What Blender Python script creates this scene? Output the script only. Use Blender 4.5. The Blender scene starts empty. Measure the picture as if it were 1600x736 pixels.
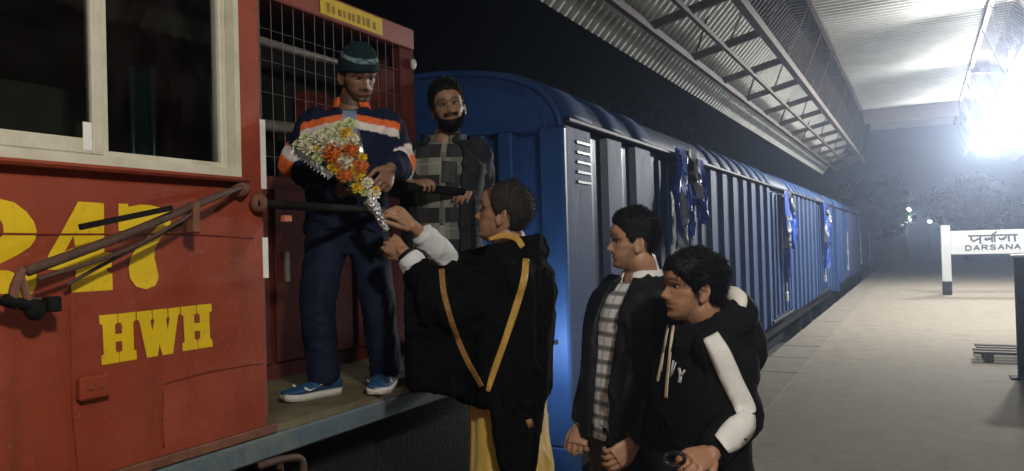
import bpy, bmesh, math, random
import numpy as np
from mathutils import Vector, Matrix
from mathutils.bvhtree import BVHTree
from mathutils.geometry import tessellate_polygon

random.seed(7); RNG = np.random.default_rng(7)
scene = bpy.context.scene
COL = scene.collection
R = math.radians

# ------------------------------------------------------------------ camera
CAM_H = 1.6
YAW, PITCH, ROLL, FPX = R(27.96), R(0.76), R(1.6), 1200.0
_f0 = Vector((-math.sin(YAW), math.cos(YAW), 0)); _r0 = Vector((math.cos(YAW), math.sin(YAW), 0)); _u0 = Vector((0, 0, 1))
C_F = (_f0 * math.cos(PITCH) + _u0 * math.sin(PITCH)).normalized()
_up = (_u0 * math.cos(PITCH) - _f0 * math.sin(PITCH)).normalized()
C_U = (_up * math.cos(ROLL) + _r0 * math.sin(ROLL)).normalized()
C_R = (_r0 * math.cos(ROLL) - _up * math.sin(ROLL)).normalized()
C_O = Vector((0, 0, CAM_H))
cd = bpy.data.cameras.new("Camera"); cam = bpy.data.objects.new("Camera", cd); COL.objects.link(cam)
cd.sensor_width = 36.0; cd.lens = 36.0 * FPX / 1600.0; cd.clip_start = 0.05; cd.clip_end = 2000
cam.matrix_world = Matrix(((C_R.x, C_U.x, -C_F.x, C_O.x), (C_R.y, C_U.y, -C_F.y, C_O.y), (C_R.z, C_U.z, -C_F.z, C_O.z), (0, 0, 0, 1)))
scene.camera = cam

def ray(px, py):
    return C_F + C_R * ((px - 800) / FPX) - C_U * ((py - 368) / FPX)
def P(px, py, t):            # point at forward distance t
    return C_O + ray(px, py) * t
def PX(px, py, X):           # point on the plane x = X
    d = ray(px, py); return C_O + d * ((X - C_O.x) / d.x)
def PY(px, py, Y):
    d = ray(px, py); return C_O + d * ((Y - C_O.y) / d.y)
def PZ(px, py, Z):
    d = ray(px, py); return C_O + d * ((Z - C_O.z) / d.z)

# ------------------------------------------------------------------ world, night sky
w = bpy.data.worlds.new("World"); scene.world = w; w.use_nodes = True
nt = w.node_tree; bg = nt.nodes["Background"]
sky = nt.nodes.new("ShaderNodeTexSky"); sky.sky_type = 'NISHITA'; sky.sun_disc = False
sky.sun_elevation = R(-6); sky.sun_rotation = R(200)
hs = nt.nodes.new("ShaderNodeHueSaturation"); hs.inputs['Saturation'].default_value = 0.35
nt.links.new(sky.outputs[0], hs.inputs['Color']); nt.links.new(hs.outputs[0], bg.inputs['Color'])
bg.inputs['Strength'].default_value = 0.03
NEAR_W, FAR_W, HAZE = 440.0, 1400.0, 0.0062

scene.view_settings.view_transform = 'Standard'; scene.view_settings.look = 'None'
scene.view_settings.exposure = 0.0; scene.view_settings.gamma = 1.0
scene.render.engine = 'CYCLES'
scene.cycles.use_denoising = True
scene.cycles.max_bounces = 6; scene.cycles.volume_bounces = 0; scene.cycles.transparent_max_bounces = 12
scene.cycles.sample_clamp_indirect = 3.0

# ------------------------------------------------------------------ helpers
ORG = {}
def org(o):
    return ORG.get(o.name, Vector((0, 0, 0))) if o else Vector((0, 0, 0))
def tag(o, label=None, cat=None, group=None, kind=None):
    if label: o['label'] = label
    if cat: o['category'] = cat
    if group: o['group'] = group
    if kind: o['kind'] = kind
    return o
def thing(name, loc, label, cat, group=None):
    o = bpy.data.objects.new(name, None); COL.objects.link(o); o.empty_display_size = 0.1
    o.location = loc; ORG[o.name] = Vector(loc)
    return tag(o, label, cat, group)
def make_mesh(name, V, F, uv=None, cols=None, smooth=True, off=(0, 0, 0)):
    V = np.asarray(V, dtype=float).reshape(-1, 3) - np.array(off)
    me = bpy.data.meshes.new(name)
    me.from_pydata(V.tolist(), [], [tuple(int(i) for i in f) for f in F])
    if uv is not None:
        l = me.uv_layers.new(name="UVMap"); idx = np.empty(len(me.loops), dtype=np.int32)
        me.loops.foreach_get('vertex_index', idx)
        l.data.foreach_set('uv', np.asarray(uv, dtype=np.float32)[idx].ravel())
    if cols is not None: set_cols(me, cols)
    if smooth: me.polygons.foreach_set('use_smooth', [True] * len(me.polygons))
    me.update(); return me
def set_cols(me, cols):
    c = np.asarray(cols, dtype=np.float32)
    if c.shape[1] == 3: c = np.hstack([c, np.ones((len(c), 1), np.float32)])
    a = me.color_attributes.new(name="Col", type='FLOAT_COLOR', domain='POINT'); a.data.foreach_set('color', c.ravel())
def link(name, me, m, parent=None, loc=None):
    o = bpy.data.objects.new(name, me); COL.objects.link(o)
    if m is not None and not me.materials: me.materials.append(m)
    if parent: o.parent = parent; ORG[o.name] = org(parent)
    if loc is not None: o.location = Vector(loc)
    return o
def mobj(name, V, F, m, parent=None, uv=None, cols=None, smooth=True):
    return link(name, make_mesh(name, V, F, uv, cols, smooth, org(parent)), m, parent)

class MB:
    """collects pieces of one mesh"""
    def __init__(s): s.V = []; s.F = []; s.n = 0
    def add(s, V, F):
        V = np.asarray(V, dtype=float).reshape(-1, 3); s.V.append(V)
        s.F += [tuple(i + s.n for i in f) for f in F]; s.n += len(V); return s
    def box(s, a, b):
        x0, y0, z0 = a; x1, y1, z1 = b
        return s.add([(x0, y0, z0), (x1, y0, z0), (x1, y1, z0), (x0, y1, z0), (x0, y0, z1), (x1, y0, z1), (x1, y1, z1), (x0, y1, z1)],
                     [(0, 3, 2, 1), (4, 5, 6, 7), (0, 1, 5, 4), (1, 2, 6, 5), (2, 3, 7, 6), (3, 0, 4, 7)])
    def bbox(s, a, b, c=0.006):          # box with chamfered edges
        bm = bmesh.new(); bmesh.ops.create_cube(bm, size=1)
        sx, sy, sz = [abs(b[i] - a[i]) for i in range(3)]; cx, cy, cz = [(a[i] + b[i]) / 2 for i in range(3)]
        for v in bm.verts: v.co = Vector((v.co.x * sx + cx, v.co.y * sy + cy, v.co.z * sz + cz))
        c = min(c, 0.45 * min(sx, sy, sz))
        bmesh.ops.bevel(bm, geom=list(bm.edges), offset=c, segments=1, affect='EDGES', profile=0.5)
        bm.verts.index_update()
        s.add([v.co[:] for v in bm.verts], [[v.index for v in f.verts] for f in bm.faces]); bm.free(); return s
    def bar(s, p, q, wd, hg=None, up=(0, 0, 1)):   # square bar from p to q
        p = Vector(p); q = Vector(q); d = (q - p).normalized(); up = Vector(up)
        if abs(d.dot(up)) > 0.95: up = Vector((1, 0, 0))
        a = d.cross(up).normalized(); b = a.cross(d).normalized(); hg = hg or wd; V = []
        for c in (p, q):
            for (i, j) in ((-1, -1), (1, -1), (1, 1), (-1, 1)): V.append(c + a * i * wd / 2 + b * j * hg / 2)
        return s.add([v[:] for v in V], [(0, 1, 2, 3), (7, 6, 5, 4), (0, 4, 5, 1), (1, 5, 6, 2), (2, 6, 7, 3), (3, 7, 4, 0)])
    def tube(s, pts, rad, n=10, dense=0, caps=True):
        V, F = tube(pts, rad, n, dense, caps); return s.add(V, F)
    def ell(s, c, r, M=None, n=14):
        V, F = ellipsoid(c, r, M, n); return s.add(V, F)
    def arr(s): return np.vstack(s.V), s.F
    def obj(s, name, m, parent=None, smooth=False):
        V, F = s.arr(); return mobj(name, V, F, m, parent, smooth=smooth)

def catmull(pts, k):
    pts = np.asarray([list(p) for p in pts], dtype=float)
    if k <= 1 or len(pts) < 3: return pts
    out = []; Pn = np.vstack([2 * pts[0] - pts[1], pts, 2 * pts[-1] - pts[-2]])
    for i in range(1, len(Pn) - 2):
        a, b, c, d = Pn[i - 1], Pn[i], Pn[i + 1], Pn[i + 2]
        for j in range(k):
            t = j / k
            out.append(0.5 * (2 * b + (c - a) * t + (2 * a - 5 * b + 4 * c - d) * t * t + (3 * b - a - 3 * c + d) * t ** 3))
    out.append(Pn[-2]); return np.array(out)
def tube(pts, rad, n=10, dense=0, caps=True):
    pts = [list(p) for p in pts]
    if np.isscalar(rad): rad = [rad] * len(pts)
    if dense > 1:
        A = catmull(np.hstack([np.array(pts, float), np.array(rad, float)[:, None]]), dense); pts = A[:, :3]; rad = A[:, 3]
    pts = np.asarray(pts, float); V = []; F = []
    T = np.gradient(pts, axis=0); T /= np.linalg.norm(T, axis=1)[:, None] + 1e-12
    ref = np.array([0, 0, 1.0]) if abs(T[0][2]) < 0.9 else np.array([1.0, 0, 0])
    a = np.cross(T[0], ref); a /= np.linalg.norm(a)
    th = np.linspace(0, 2 * np.pi, n, endpoint=False)
    for i, p in enumerate(pts):
        a = a - T[i] * np.dot(a, T[i]); a /= np.linalg.norm(a); b = np.cross(T[i], a)
        V.append(p + rad[i] * (np.cos(th)[:, None] * a + np.sin(th)[:, None] * b))
    V = np.vstack(V)
    for i in range(len(pts) - 1):
        for j in range(n):
            k = (j + 1) % n; F.append((i * n + j, i * n + k, (i + 1) * n + k, (i + 1) * n + j))
    if caps:
        m = len(V); V = np.vstack([V, pts[0] - T[0] * rad[0] * .35, pts[-1] + T[-1] * rad[-1] * .35])
        for j in range(n):
            k = (j + 1) % n; F.append((m, k, j)); F.append((m + 1, (len(pts) - 1) * n + j, (len(pts) - 1) * n + k))
    return V, F
def ellipsoid(c, r, M=None, n=14):
    V = []; F = []
    for i in range(n + 1):
        ph = math.pi * i / n
        for j in range(2 * n):
            th = math.pi * j / n
            V.append((r[0] * math.sin(ph) * math.cos(th), r[1] * math.sin(ph) * math.sin(th), r[2] * math.cos(ph)))
    m = 2 * n
    for i in range(n):
        for j in range(m):
            k = (j + 1) % m; F.append((i * m + j, (i + 1) * m + j, (i + 1) * m + k, i * m + k))
    V = np.array(V)
    if M is not None: V = V @ np.array(M.to_3x3()).T
    return V + np.array(list(c)), F
def hull(pts):
    bm = bmesh.new()
    for p in pts: bm.verts.new(p)
    r = bmesh.ops.convex_hull(bm, input=list(bm.verts))
    bmesh.ops.delete(bm, geom=[v for v in bm.verts if not v.link_faces], context='VERTS')
    bm.verts.index_update(); V = [v.co[:] for v in bm.verts]; F = [[v.index for v in f.verts] for f in bm.faces]; bm.free()
    return V, F
_T = RNG.random(4096)
def vnoise(p, s=0):
    p = np.asarray(p, float); i = np.floor(p).astype(np.int64); f = p - i; f = f * f * (3 - 2 * f); out = 0
    for dx in (0, 1):
        for dy in (0, 1):
            for dz in (0, 1):
                h = ((i[:, 0] + dx) * 73856093 ^ (i[:, 1] + dy) * 19349663 ^ (i[:, 2] + dz) * 83492791 ^ (s * 2654435)) & 4095
                wt = (f[:, 0] if dx else 1 - f[:, 0]) * (f[:, 1] if dy else 1 - f[:, 1]) * (f[:, 2] if dz else 1 - f[:, 2])
                out = out + wt * _T[h]
    return out * 2 - 1
def sstep(a, b, x):
    t = np.clip((x - a) / (b - a), 0, 1); return t * t * (3 - 2 * t)
def remesh(V, F, voxel, smooth=0):
    me = make_mesh("tmp", V, F); o = bpy.data.objects.new("tmp", me); COL.objects.link(o)
    bm = bmesh.new(); bm.from_mesh(me); bmesh.ops.recalc_face_normals(bm, faces=bm.faces); bm.to_mesh(me); bm.free()
    m = o.modifiers.new("r", 'REMESH'); m.mode = 'VOXEL'; m.voxel_size = voxel; m.adaptivity = 0
    if smooth:
        s = o.modifiers.new("s", 'SMOOTH'); s.iterations = smooth; s.factor = 0.5
    dg = bpy.context.evaluated_depsgraph_get(); out = bpy.data.meshes.new_from_object(o.evaluated_get(dg))
    bpy.data.objects.remove(o); bpy.data.meshes.remove(me)
    out.polygons.foreach_set('use_smooth', [True] * len(out.polygons)); return out
def get_v(me):
    a = np.empty(len(me.vertices) * 3); me.vertices.foreach_get('co', a); return a.reshape(-1, 3)
def get_n(me):
    a = np.empty(len(me.vertices) * 3); me.vertices.foreach_get('normal', a); return a.reshape(-1, 3)
def set_v(me, V):
    me.vertices.foreach_set('co', np.asarray(V).ravel()); me.update()
def bvh_of(me, off=Vector((0, 0, 0))):
    return BVHTree.FromPolygons([v.co + off for v in me.vertices], [p.vertices[:] for p in me.polygons])

# ------------------------------------------------------------------ materials (all procedural)
def pm(name, col, rough=0.6, metal=0.0, var=0.12, scale=6.0, bump=0.0, bscale=60.0, spec=0.4, col2=None, vcol=False, stretch=None, rvar=0.0, sheen=0.0):
    m = bpy.data.materials.new(name); m.use_nodes = True; t = m.node_tree; b = t.nodes["Principled BSDF"]
    b.inputs['Roughness'].default_value = rough; b.inputs['Metallic'].default_value = metal; b.inputs['Specular IOR Level'].default_value = spec
    tc = t.nodes.new("ShaderNodeTexCoord"); mp = t.nodes.new("ShaderNodeMapping"); t.links.new(tc.outputs['Object'], mp.inputs[0])
    if stretch: mp.inputs['Scale'].default_value = stretch
    n = t.nodes.new("ShaderNodeTexNoise"); n.inputs['Scale'].default_value = scale; n.inputs['Detail'].default_value = 6; n.inputs['Roughness'].default_value = 0.65
    t.links.new(mp.outputs[0], n.inputs['Vector'])
    mx = t.nodes.new("ShaderNodeMix"); mx.data_type = 'RGBA'
    c = list(col) + [1]
    rp = t.nodes.new("ShaderNodeMapRange"); rp.inputs[1].default_value = 0.35; rp.inputs[2].default_value = 0.68; t.links.new(n.outputs[0], rp.inputs[0])
    t.links.new(rp.outputs[0], mx.inputs[0])
    if vcol:
        at = t.nodes.new("ShaderNodeAttribute"); at.attribute_name = "Col"
        m2 = t.nodes.new("ShaderNodeMix"); m2.data_type = 'RGBA'; m2.blend_type = 'MULTIPLY'; m2.inputs[0].default_value = 1
        mx.inputs[6].default_value = (1 - var,) * 3 + (1,); mx.inputs[7].default_value = (1 + var,) * 3 + (1,)
        t.links.new(at.outputs[0], m2.inputs[6]); t.links.new(mx.outputs[2], m2.inputs[7]); t.links.new(m2.outputs[2], b.inputs['Base Color'])
    else:
        c2 = list(col2) + [1] if col2 else [min(1, x * (1 + var)) for x in col] + [1]
        mx.inputs[6].default_value = c if col2 else [x * (1 - var) for x in col] + [1]; mx.inputs[7].default_value = c2
        t.links.new(mx.outputs[2], b.inputs['Base Color'])
    if rvar:
        r2 = t.nodes.new("ShaderNodeMapRange"); r2.inputs[3].default_value = rough - rvar; r2.inputs[4].default_value = rough + rvar
        t.links.new(n.outputs[0], r2.inputs[0]); t.links.new(r2.outputs[0], b.inputs['Roughness'])
    if bump:
        n2 = t.nodes.new("ShaderNodeTexNoise"); n2.inputs['Scale'].default_value = bscale; n2.inputs['Detail'].default_value = 4
        t.links.new(mp.outputs[0], n2.inputs['Vector'])
        bp = t.nodes.new("ShaderNodeBump"); bp.inputs['Strength'].default_value = bump; bp.inputs['Distance'].default_value = 0.01
        t.links.new(n2.outputs[0], bp.inputs['Height']); t.links.new(bp.outputs[0], b.inputs['Normal'])
    if sheen: b.inputs['Sheen Weight'].default_value = sheen
    return m
def painted(name, base, col2, chip, grime, rough=.5):
    """old brushed paint: mottled tone, chips to undercoat, greasy streaks running down"""
    m = pm(name, base, rough, var=.2, scale=3.5, bump=.16, bscale=30, col2=col2, rvar=.15, spec=.35); t = m.node_tree; b = t.nodes["Principled BSDF"]
    cur = b.inputs['Base Color'].links[0].from_socket; tc = t.nodes.new("ShaderNodeTexCoord")
    for (sc, det, st, lo, hi, col, amt) in ((1.0, 8, (3, 3, .45), .50, .78, grime, .75), (1.0, 10, (1.6, 1.6, 1.6), .52, .75, grime, .5), (26, 3, (1, 1, 1), .66, .70, chip, .8), (9, 12, (1, 1, 3), .66, .72, chip, .55)):
        mp = t.nodes.new("ShaderNodeMapping"); mp.inputs['Scale'].default_value = st; mp.inputs['Location'].default_value = (sc, sc * 2, 3); t.links.new(tc.outputs['Object'], mp.inputs[0])
        n = t.nodes.new("ShaderNodeTexNoise"); n.inputs['Scale'].default_value = sc * 2; n.inputs['Detail'].default_value = det; n.inputs['Roughness'].default_value = .7; t.links.new(mp.outputs[0], n.inputs['Vector'])
        r = t.nodes.new("ShaderNodeMapRange"); r.inputs[1].default_value = lo; r.inputs[2].default_value = hi; r.inputs[4].default_value = amt; t.links.new(n.outputs[0], r.inputs[0])
        x = t.nodes.new("ShaderNodeMix"); x.data_type = 'RGBA'; t.links.new(r.outputs[0], x.inputs[0]); t.links.new(cur, x.inputs[6]); x.inputs[7].default_value = (*col, 1); cur = x.outputs[2]
    t.links.new(cur, b.inputs['Base Color']); return m
def emit(name, col, s):
    m = bpy.data.materials.new(name); m.use_nodes = True; t = m.node_tree; t.nodes.clear()
    e = t.nodes.new("ShaderNodeEmission"); e.inputs[0].default_value = (*col, 1); e.inputs[1].default_value = s
    o = t.nodes.new("ShaderNodeOutputMaterial"); t.links.new(e.outputs[0], o.inputs[0]); return m
def glassy(name, tint, refl=0.12, rough=0.05, opaq=0.3):
    m = bpy.data.materials.new(name); m.use_nodes = True; t = m.node_tree; t.nodes.clear()
    tr = t.nodes.new("ShaderNodeBsdfTransparent"); tr.inputs[0].default_value = (*tint, 1)
    gl = t.nodes.new("ShaderNodeBsdfGlossy"); gl.inputs['Roughness'].default_value = rough
    di = t.nodes.new("ShaderNodeBsdfDiffuse"); di.inputs[0].default_value = (.35, .36, .34, 1)
    n = t.nodes.new("ShaderNodeTexNoise"); n.inputs['Scale'].default_value = 5; n.inputs['Detail'].default_value = 8
    mr = t.nodes.new("ShaderNodeMapRange"); mr.inputs[1].default_value = .4; mr.inputs[2].default_value = .8; mr.inputs[3].default_value = 0.0; mr.inputs[4].default_value = opaq
    t.links.new(n.outputs[0], mr.inputs[0])
    fr = t.nodes.new("ShaderNodeFresnel"); fr.inputs[0].default_value = 1.5
    ad = t.nodes.new("ShaderNodeMath"); ad.operation = 'MULTIPLY_ADD'; ad.inputs[1].default_value = 1.0; ad.inputs[2].default_value = refl * .3; t.links.new(fr.outputs[0], ad.inputs[0])
    a = t.nodes.new("ShaderNodeMixShader"); b = t.nodes.new("ShaderNodeMixShader"); o = t.nodes.new("ShaderNodeOutputMaterial")
    t.links.new(mr.outputs[0], a.inputs[0]); t.links.new(tr.outputs[0], a.inputs[1]); t.links.new(di.outputs[0], a.inputs[2])
    t.links.new(ad.outputs[0], b.inputs[0]); t.links.new(a.outputs[0], b.inputs[1]); t.links.new(gl.outputs[0], b.inputs[2]); t.links.new(b.outputs[0], o.inputs[0])
    return m
def plaid(name, base, bands, rough=0.8):
    """woven check: bands = list of (axis, period, offset, width, colour, strength) over the cloth UV in metres"""
    m = bpy.data.materials.new(name); m.use_nodes = True; t = m.node_tree; b = t.nodes["Principled BSDF"]; b.inputs['Roughness'].default_value = rough
    b.inputs['Specular IOR Level'].default_value = .2
    uv = t.nodes.new("ShaderNodeUVMap"); sp = t.nodes.new("ShaderNodeSeparateXYZ"); t.links.new(uv.outputs[0], sp.inputs[0])
    cur = None
    for (ax, per, offs, wd, col, st) in bands:
        a = t.nodes.new("ShaderNodeMath"); a.operation = 'ADD'; a.inputs[1].default_value = 10 * per - offs; t.links.new(sp.outputs[ax], a.inputs[0])
        md = t.nodes.new("ShaderNodeMath"); md.operation = 'MODULO'; md.inputs[1].default_value = per; t.links.new(a.outputs[0], md.inputs[0])
        lt = t.nodes.new("ShaderNodeMath"); lt.operation = 'LESS_THAN'; lt.inputs[1].default_value = wd; t.links.new(md.outputs[0], lt.inputs[0])
        ml = t.nodes.new("ShaderNodeMath"); ml.operation = 'MULTIPLY'; ml.inputs[1].default_value = st; t.links.new(lt.outputs[0], ml.inputs[0])
        mx = t.nodes.new("ShaderNodeMix"); mx.data_type = 'RGBA'; t.links.new(ml.outputs[0], mx.inputs[0])
        if cur is None: mx.inputs[6].default_value = (*base, 1)
        else: t.links.new(cur, mx.inputs[6])
        mx.inputs[7].default_value = (*col, 1); cur = mx.outputs[2]
    t.links.new(cur, b.inputs['Base Color'])
    n = t.nodes.new("ShaderNodeTexNoise"); n.inputs['Scale'].default_value = 300; bp = t.nodes.new("ShaderNodeBump"); bp.inputs['Strength'].default_value = .25; bp.inputs['Distance'].default_value = .004
    t.links.new(n.outputs[0], bp.inputs['Height']); t.links.new(bp.outputs[0], b.inputs['Normal'])
    return m

# ------------------------------------------------------------------ shared materials
M_conc = painted("platform_concrete", (.21, .18, .135), (.28, .245, .185), (.36, .32, .25), (.13, .11, .085), .9)
M_cope = pm("coping_concrete", (.18, .158, .122), .9, var=.2, scale=5, bump=.35, bscale=70, col2=(.25, .22, .17))
M_ballast = pm("track_ballast", (.05, .045, .04), .95, var=.4, scale=14, bump=.8, bscale=30)
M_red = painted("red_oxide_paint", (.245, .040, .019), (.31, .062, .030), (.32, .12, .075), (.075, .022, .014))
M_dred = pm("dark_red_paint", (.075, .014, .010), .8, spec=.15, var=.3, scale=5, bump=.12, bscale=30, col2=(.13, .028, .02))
M_rust = pm("rusty_brown_steel", (.12, .045, .028), .7, var=.3, scale=18, bump=.3, bscale=80, col2=(.20, .085, .05))
M_yel = painted("yellow_paint", (.80, .56, .014), (.72, .48, .012), (.35, .10, .03), (.55, .34, .02))
M_alu = pm("cream_window_frame", (.52, .49, .38), .45, var=.15, scale=9, bump=.05, col2=(.66, .63, .52), rvar=.1)
M_glass = glassy("cab_window_glass", (.55, .58, .56), .05, .04, .03)
M_dark = pm("dark_interior", (.012, .011, .011), .8, var=.3)
M_black = pm("black_grime_steel", (.008, .0075, .007), .8, var=.4, scale=12, bump=.3, bscale=40, spec=.15)
M_grey = pm("dusty_grey_pipe", (.17, .15, .13), .6, var=.3, scale=15)
M_tread = pm("dusty_tread_plate", (.11, .092, .05), .75, var=.3, scale=9, bump=.5, bscale=120, col2=(.18, .155, .085))
M_bluegrey = pm("worn_bluegrey_beam", (.06, .10, .15), .6, var=.3, scale=9, bump=.2, bscale=50, col2=(.14, .17, .15), rvar=.1)
M_white = pm("white_paint", (.78, .78, .74), .55, var=.06, scale=8)
M_vanblue = pm("van_blue_paint", (.014, .055, .19), .45, var=.25, scale=2.5, bump=.10, bscale=14, col2=(.024, .085, .26), spec=.4, rvar=.08)
M_vandark = pm("van_shaded_channel_navy", (.010, .030, .095), .42, var=.3, scale=3, bump=.12, bscale=16, col2=(.013, .038, .12), spec=.5, rvar=.1)  # shade in the channels between ribs, put into a darker blue
M_vanpale = pm("van_lit_rib_blue", (.015, .052, .165), .60, var=.3, scale=3.2, bump=.22, bscale=7, col2=(.034, .080, .20), stretch=(1, 5, .8), spec=.14, rvar=.14)  # reflected light on the proud ribs, put into a paler blue
M_gut = pm("van_gutter", (.01, .012, .018), .6, var=.3)
M_steel = pm("canopy_steel", (.10, .075, .06), .65, var=.3, scale=10, bump=.1)
M_sheet = pm("canopy_sheet", (.50, .51, .47), .55, metal=.1, var=.12, scale=2.0, bump=.05, bscale=10, col2=(.62, .63, .60))
M_darksheet = pm("canopy_dark_sheet", (.06, .048, .042), .75, var=.35, scale=4, bump=.2, bscale=25)  # darker sheet colour for the upper canopy strips
M_lamp = emit("lamp_glow", (.88, .94, 1.0), 25)
M_house = pm("lamp_housing", (.25, .26, .27), .5, metal=.4)

# ------------------------------------------------------------------ ground and platform
g = MB(); g.add([(-400, -200, -1.0), (400, -200, -1.0), (400, 600, -1.0), (-400, 600, -1.0)], [(0, 1, 2, 3)])
tag(g.obj("ground", M_ballast), kind='structure')
EDGE = -1.86
g = MB(); g.box((EDGE + .55, -12, -.99), (14, 52, 0)); g.box((EDGE + .04, -12, -.99), (EDGE + .55, 52, -.06))
plat = tag(g.obj("platform", M_conc), kind='structure')
cm = make_mesh("coping_stone", *MB().bbox((0, 0, -.06), (.545, 1.19, .0), .012).arr(), smooth=False); cm.materials.append(M_cope)
for i in range(46):
    o = link("coping_stone", cm, None, plat, (EDGE, -6 + i * 1.2, random.uniform(.001, .007))); o.rotation_euler.z = random.uniform(-.002, .002)

# ------------------------------------------------------------------ locomotive
LX = -2.1
z_floor = PX(420, 667, LX).z; y_cab = PX(413, 500, LX).y
loco = thing("locomotive", (LX - 1.4, 1.5, -.9), "red locomotive with yellow numbers, sliding cab window and open side walkway", "locomotive")
wr = PX(374, 277, LX); wz0, wy1 = wr.z, wr.y; wz1 = 2.95; wy0 = -1.35
T = .07; yA = -2.0; zt = 3.75; zb = z_floor + .008
mb = MB(); mb.box((LX - T, yA, zb), (LX, y_cab, wz0)); mb.box((LX - T, yA, wz1), (LX, y_cab, zt))
mb.box((LX - T, wy1, wz0), (LX, y_cab, wz1)); mb.box((LX - T, yA, wz0), (LX, wy0, wz1))
wall = mb.obj("cab_wall", M_red, loco)
# cab body behind the side wall
mb = MB(); mb.box((-5.0, yA, zb), (-4.93, y_cab, zt)); mb.box((-4.93, y_cab - .07, zb), (LX - .12, y_cab - .01, zt)); mb.box((-4.93, yA, zb), (LX - T, yA + .06, zt))
mb.box((-4.93, yA + .06, zt - .06), (LX - T, y_cab - .07, zt)); mb.box((-4.93, yA + .06, zb), (LX - T, y_cab - .07, zb + .05))
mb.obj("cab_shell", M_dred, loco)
mb = MB(); mb.bbox((-2.95, 1.25, z_floor), (-2.62, 1.72, wz0 + .33), .03); mb.obj("control_stand", pm("control_stand_grey", (.20, .19, .17), .6), loco)
for px_ in (206, 238):
    pq = PX(px_, 104, -2.5); MB().tube([(pq.x, pq.y, 1.4), (pq.x, pq.y, pq.z)], .012, 8).obj("reflection_bar", pm("reflection_bar_steel", (.25, .34, .40), .3, metal=.7), loco, True)  # upright bars standing in for a reflection in the pane
mb = MB(); mb.bbox((-2.9, .3, 1.2), (-2.45, .95, 1.95), .05); mb.obj("driver_seat", M_black, loco)
a = PX(212, 110, -2.53); b = PX(232, 110, -2.53); MB().box((-2.54, a.y, 1.4), (-2.53, b.y, a.z)).obj("reflection_panel", pm("reflection_teal", (.03, .09, .12), .8), loco)  # teal fill of the pane reflection, built as a panel
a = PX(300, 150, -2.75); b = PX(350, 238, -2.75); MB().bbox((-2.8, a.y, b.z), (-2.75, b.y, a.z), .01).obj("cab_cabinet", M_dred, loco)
a = PX(308, 243, -2.7); b = PX(352, 290, -2.7); MB().bbox((-2.8, a.y, b.z), (-2.7, b.y, a.z), .01).obj("cab_desk", M_alu, loco)
# corner post beside the cab doorway
mb = MB(); mb.bbox((LX - .16, y_cab + .002, zb), (LX - .03, y_cab + .055, zt), .02); mb.obj("corner_post", M_rust, loco)
for (p0, p1) in (((414, 188), (422, 296)), ((421, 371), (432, 433))):
    a = PX(p0[0], p0[1], LX - .028); b = PX(p1[0], p1[1], LX - .028)
    MB().box((LX - .029, y_cab + .006, b.z), (LX - .024, y_cab + .05, a.z)).obj("reflective_tape", M_white, loco)
# window: two sliding sashes in an outer frame
win = mobj("window", *MB().box((LX - .062, wy0, wz1 - .03), (LX + .012, wy1, wz1)).box((LX - .062, wy1 - .022, wz0 + .028), (LX + .012, wy1, wz1 - .03))
           .box((LX - .062, wy0, wz0), (LX + .012, wy1, wz0 + .028)).box((LX - .062, wy0, wz0 + .028), (LX + .012, wy0 + .03, wz1 - .03)).arr(), M_alu, loco, smooth=False)
ym = PX(160, 200, LX).y; yl = PX(143, 200, LX).y; yr = PX(178, 200, LX).y
def sash(y0, y1, x0, x1, s, zlo, zhi, brail, s2=None):
    s2 = s2 or s
    f = mobj("sash_frame", *MB().bbox((x0, y0, zlo), (x1, y0 + s, zhi), .004).bbox((x0, y1 - s2, zlo), (x1, y1, zhi), .004)
             .bbox((x0, y0 + s, zlo), (x1, y1 - s2, zlo + brail), .004).bbox((x0, y0 + s, zhi - s), (x1, y1 - s2, zhi), .004).arr(), M_alu, win, smooth=False)
    mobj("pane", *MB().box((x0 + .01, y0 + s - .004, zlo + brail - .004), (x0 + .015, y1 - s2 + .004, zhi - s + .004)).arr(), M_glass, win, smooth=False); return f
sash(wy0 + .031, ym, LX - .02, LX + .008, ym - yl, wz0 + .029, wz1 - .031, .045)
sash(ym + .002, wy1 - .023, LX - .058, LX - .026, yr - ym, wz0 + .029, wz1 - .031, .02, .028)
a = PX(137, 210, LX + .009)
MB().box((LX + .0085, a.y - .014, a.z - .045), (LX + .0095, a.y + .012, a.z + .035)).obj("sticker", M_white, loco)
# sill ledge under the window, welds, hatch
zl0 = PX(374, 284, LX).z
MB().bbox((LX + .002, wy0 - .1, zl0 - .005), (LX + .05, wy1 + .012, wz0 - .004), .008).obj("window_sill", M_red, loco)
seam = pm("weld_seam", (.20, .03, .016), .6, var=.4, scale=40)
for pts in ([(-60, 364), (60, 366), (200, 366), (300, 366), (396, 372)], [(112, 470), (111, 560), (113, 640), (122, 736), (128, 790)], [(255, 600), (330, 580), (412, 566)], [(255, 600), (254, 650), (256, 700)]):
    MB().tube([PX(x, y, LX + .001)[:] for x, y in pts], .0032, 6, 3).obj("weld_seam", seam, loco, True)
a = PX(116, 590, LX); b = PX(164, 618, LX)
hp = MB().bbox((LX + .001, a.y, b.z), (LX + .03, b.y, a.z), .006).obj("hatch_hinge", M_red, loco)
for k in (.3, .7): MB().ell((LX + .031, a.y + (b.y - a.y) * k, (a.z + b.z) / 2), (.004, .006, .006), n=5).obj("bolt", M_rust, hp, True)
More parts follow.
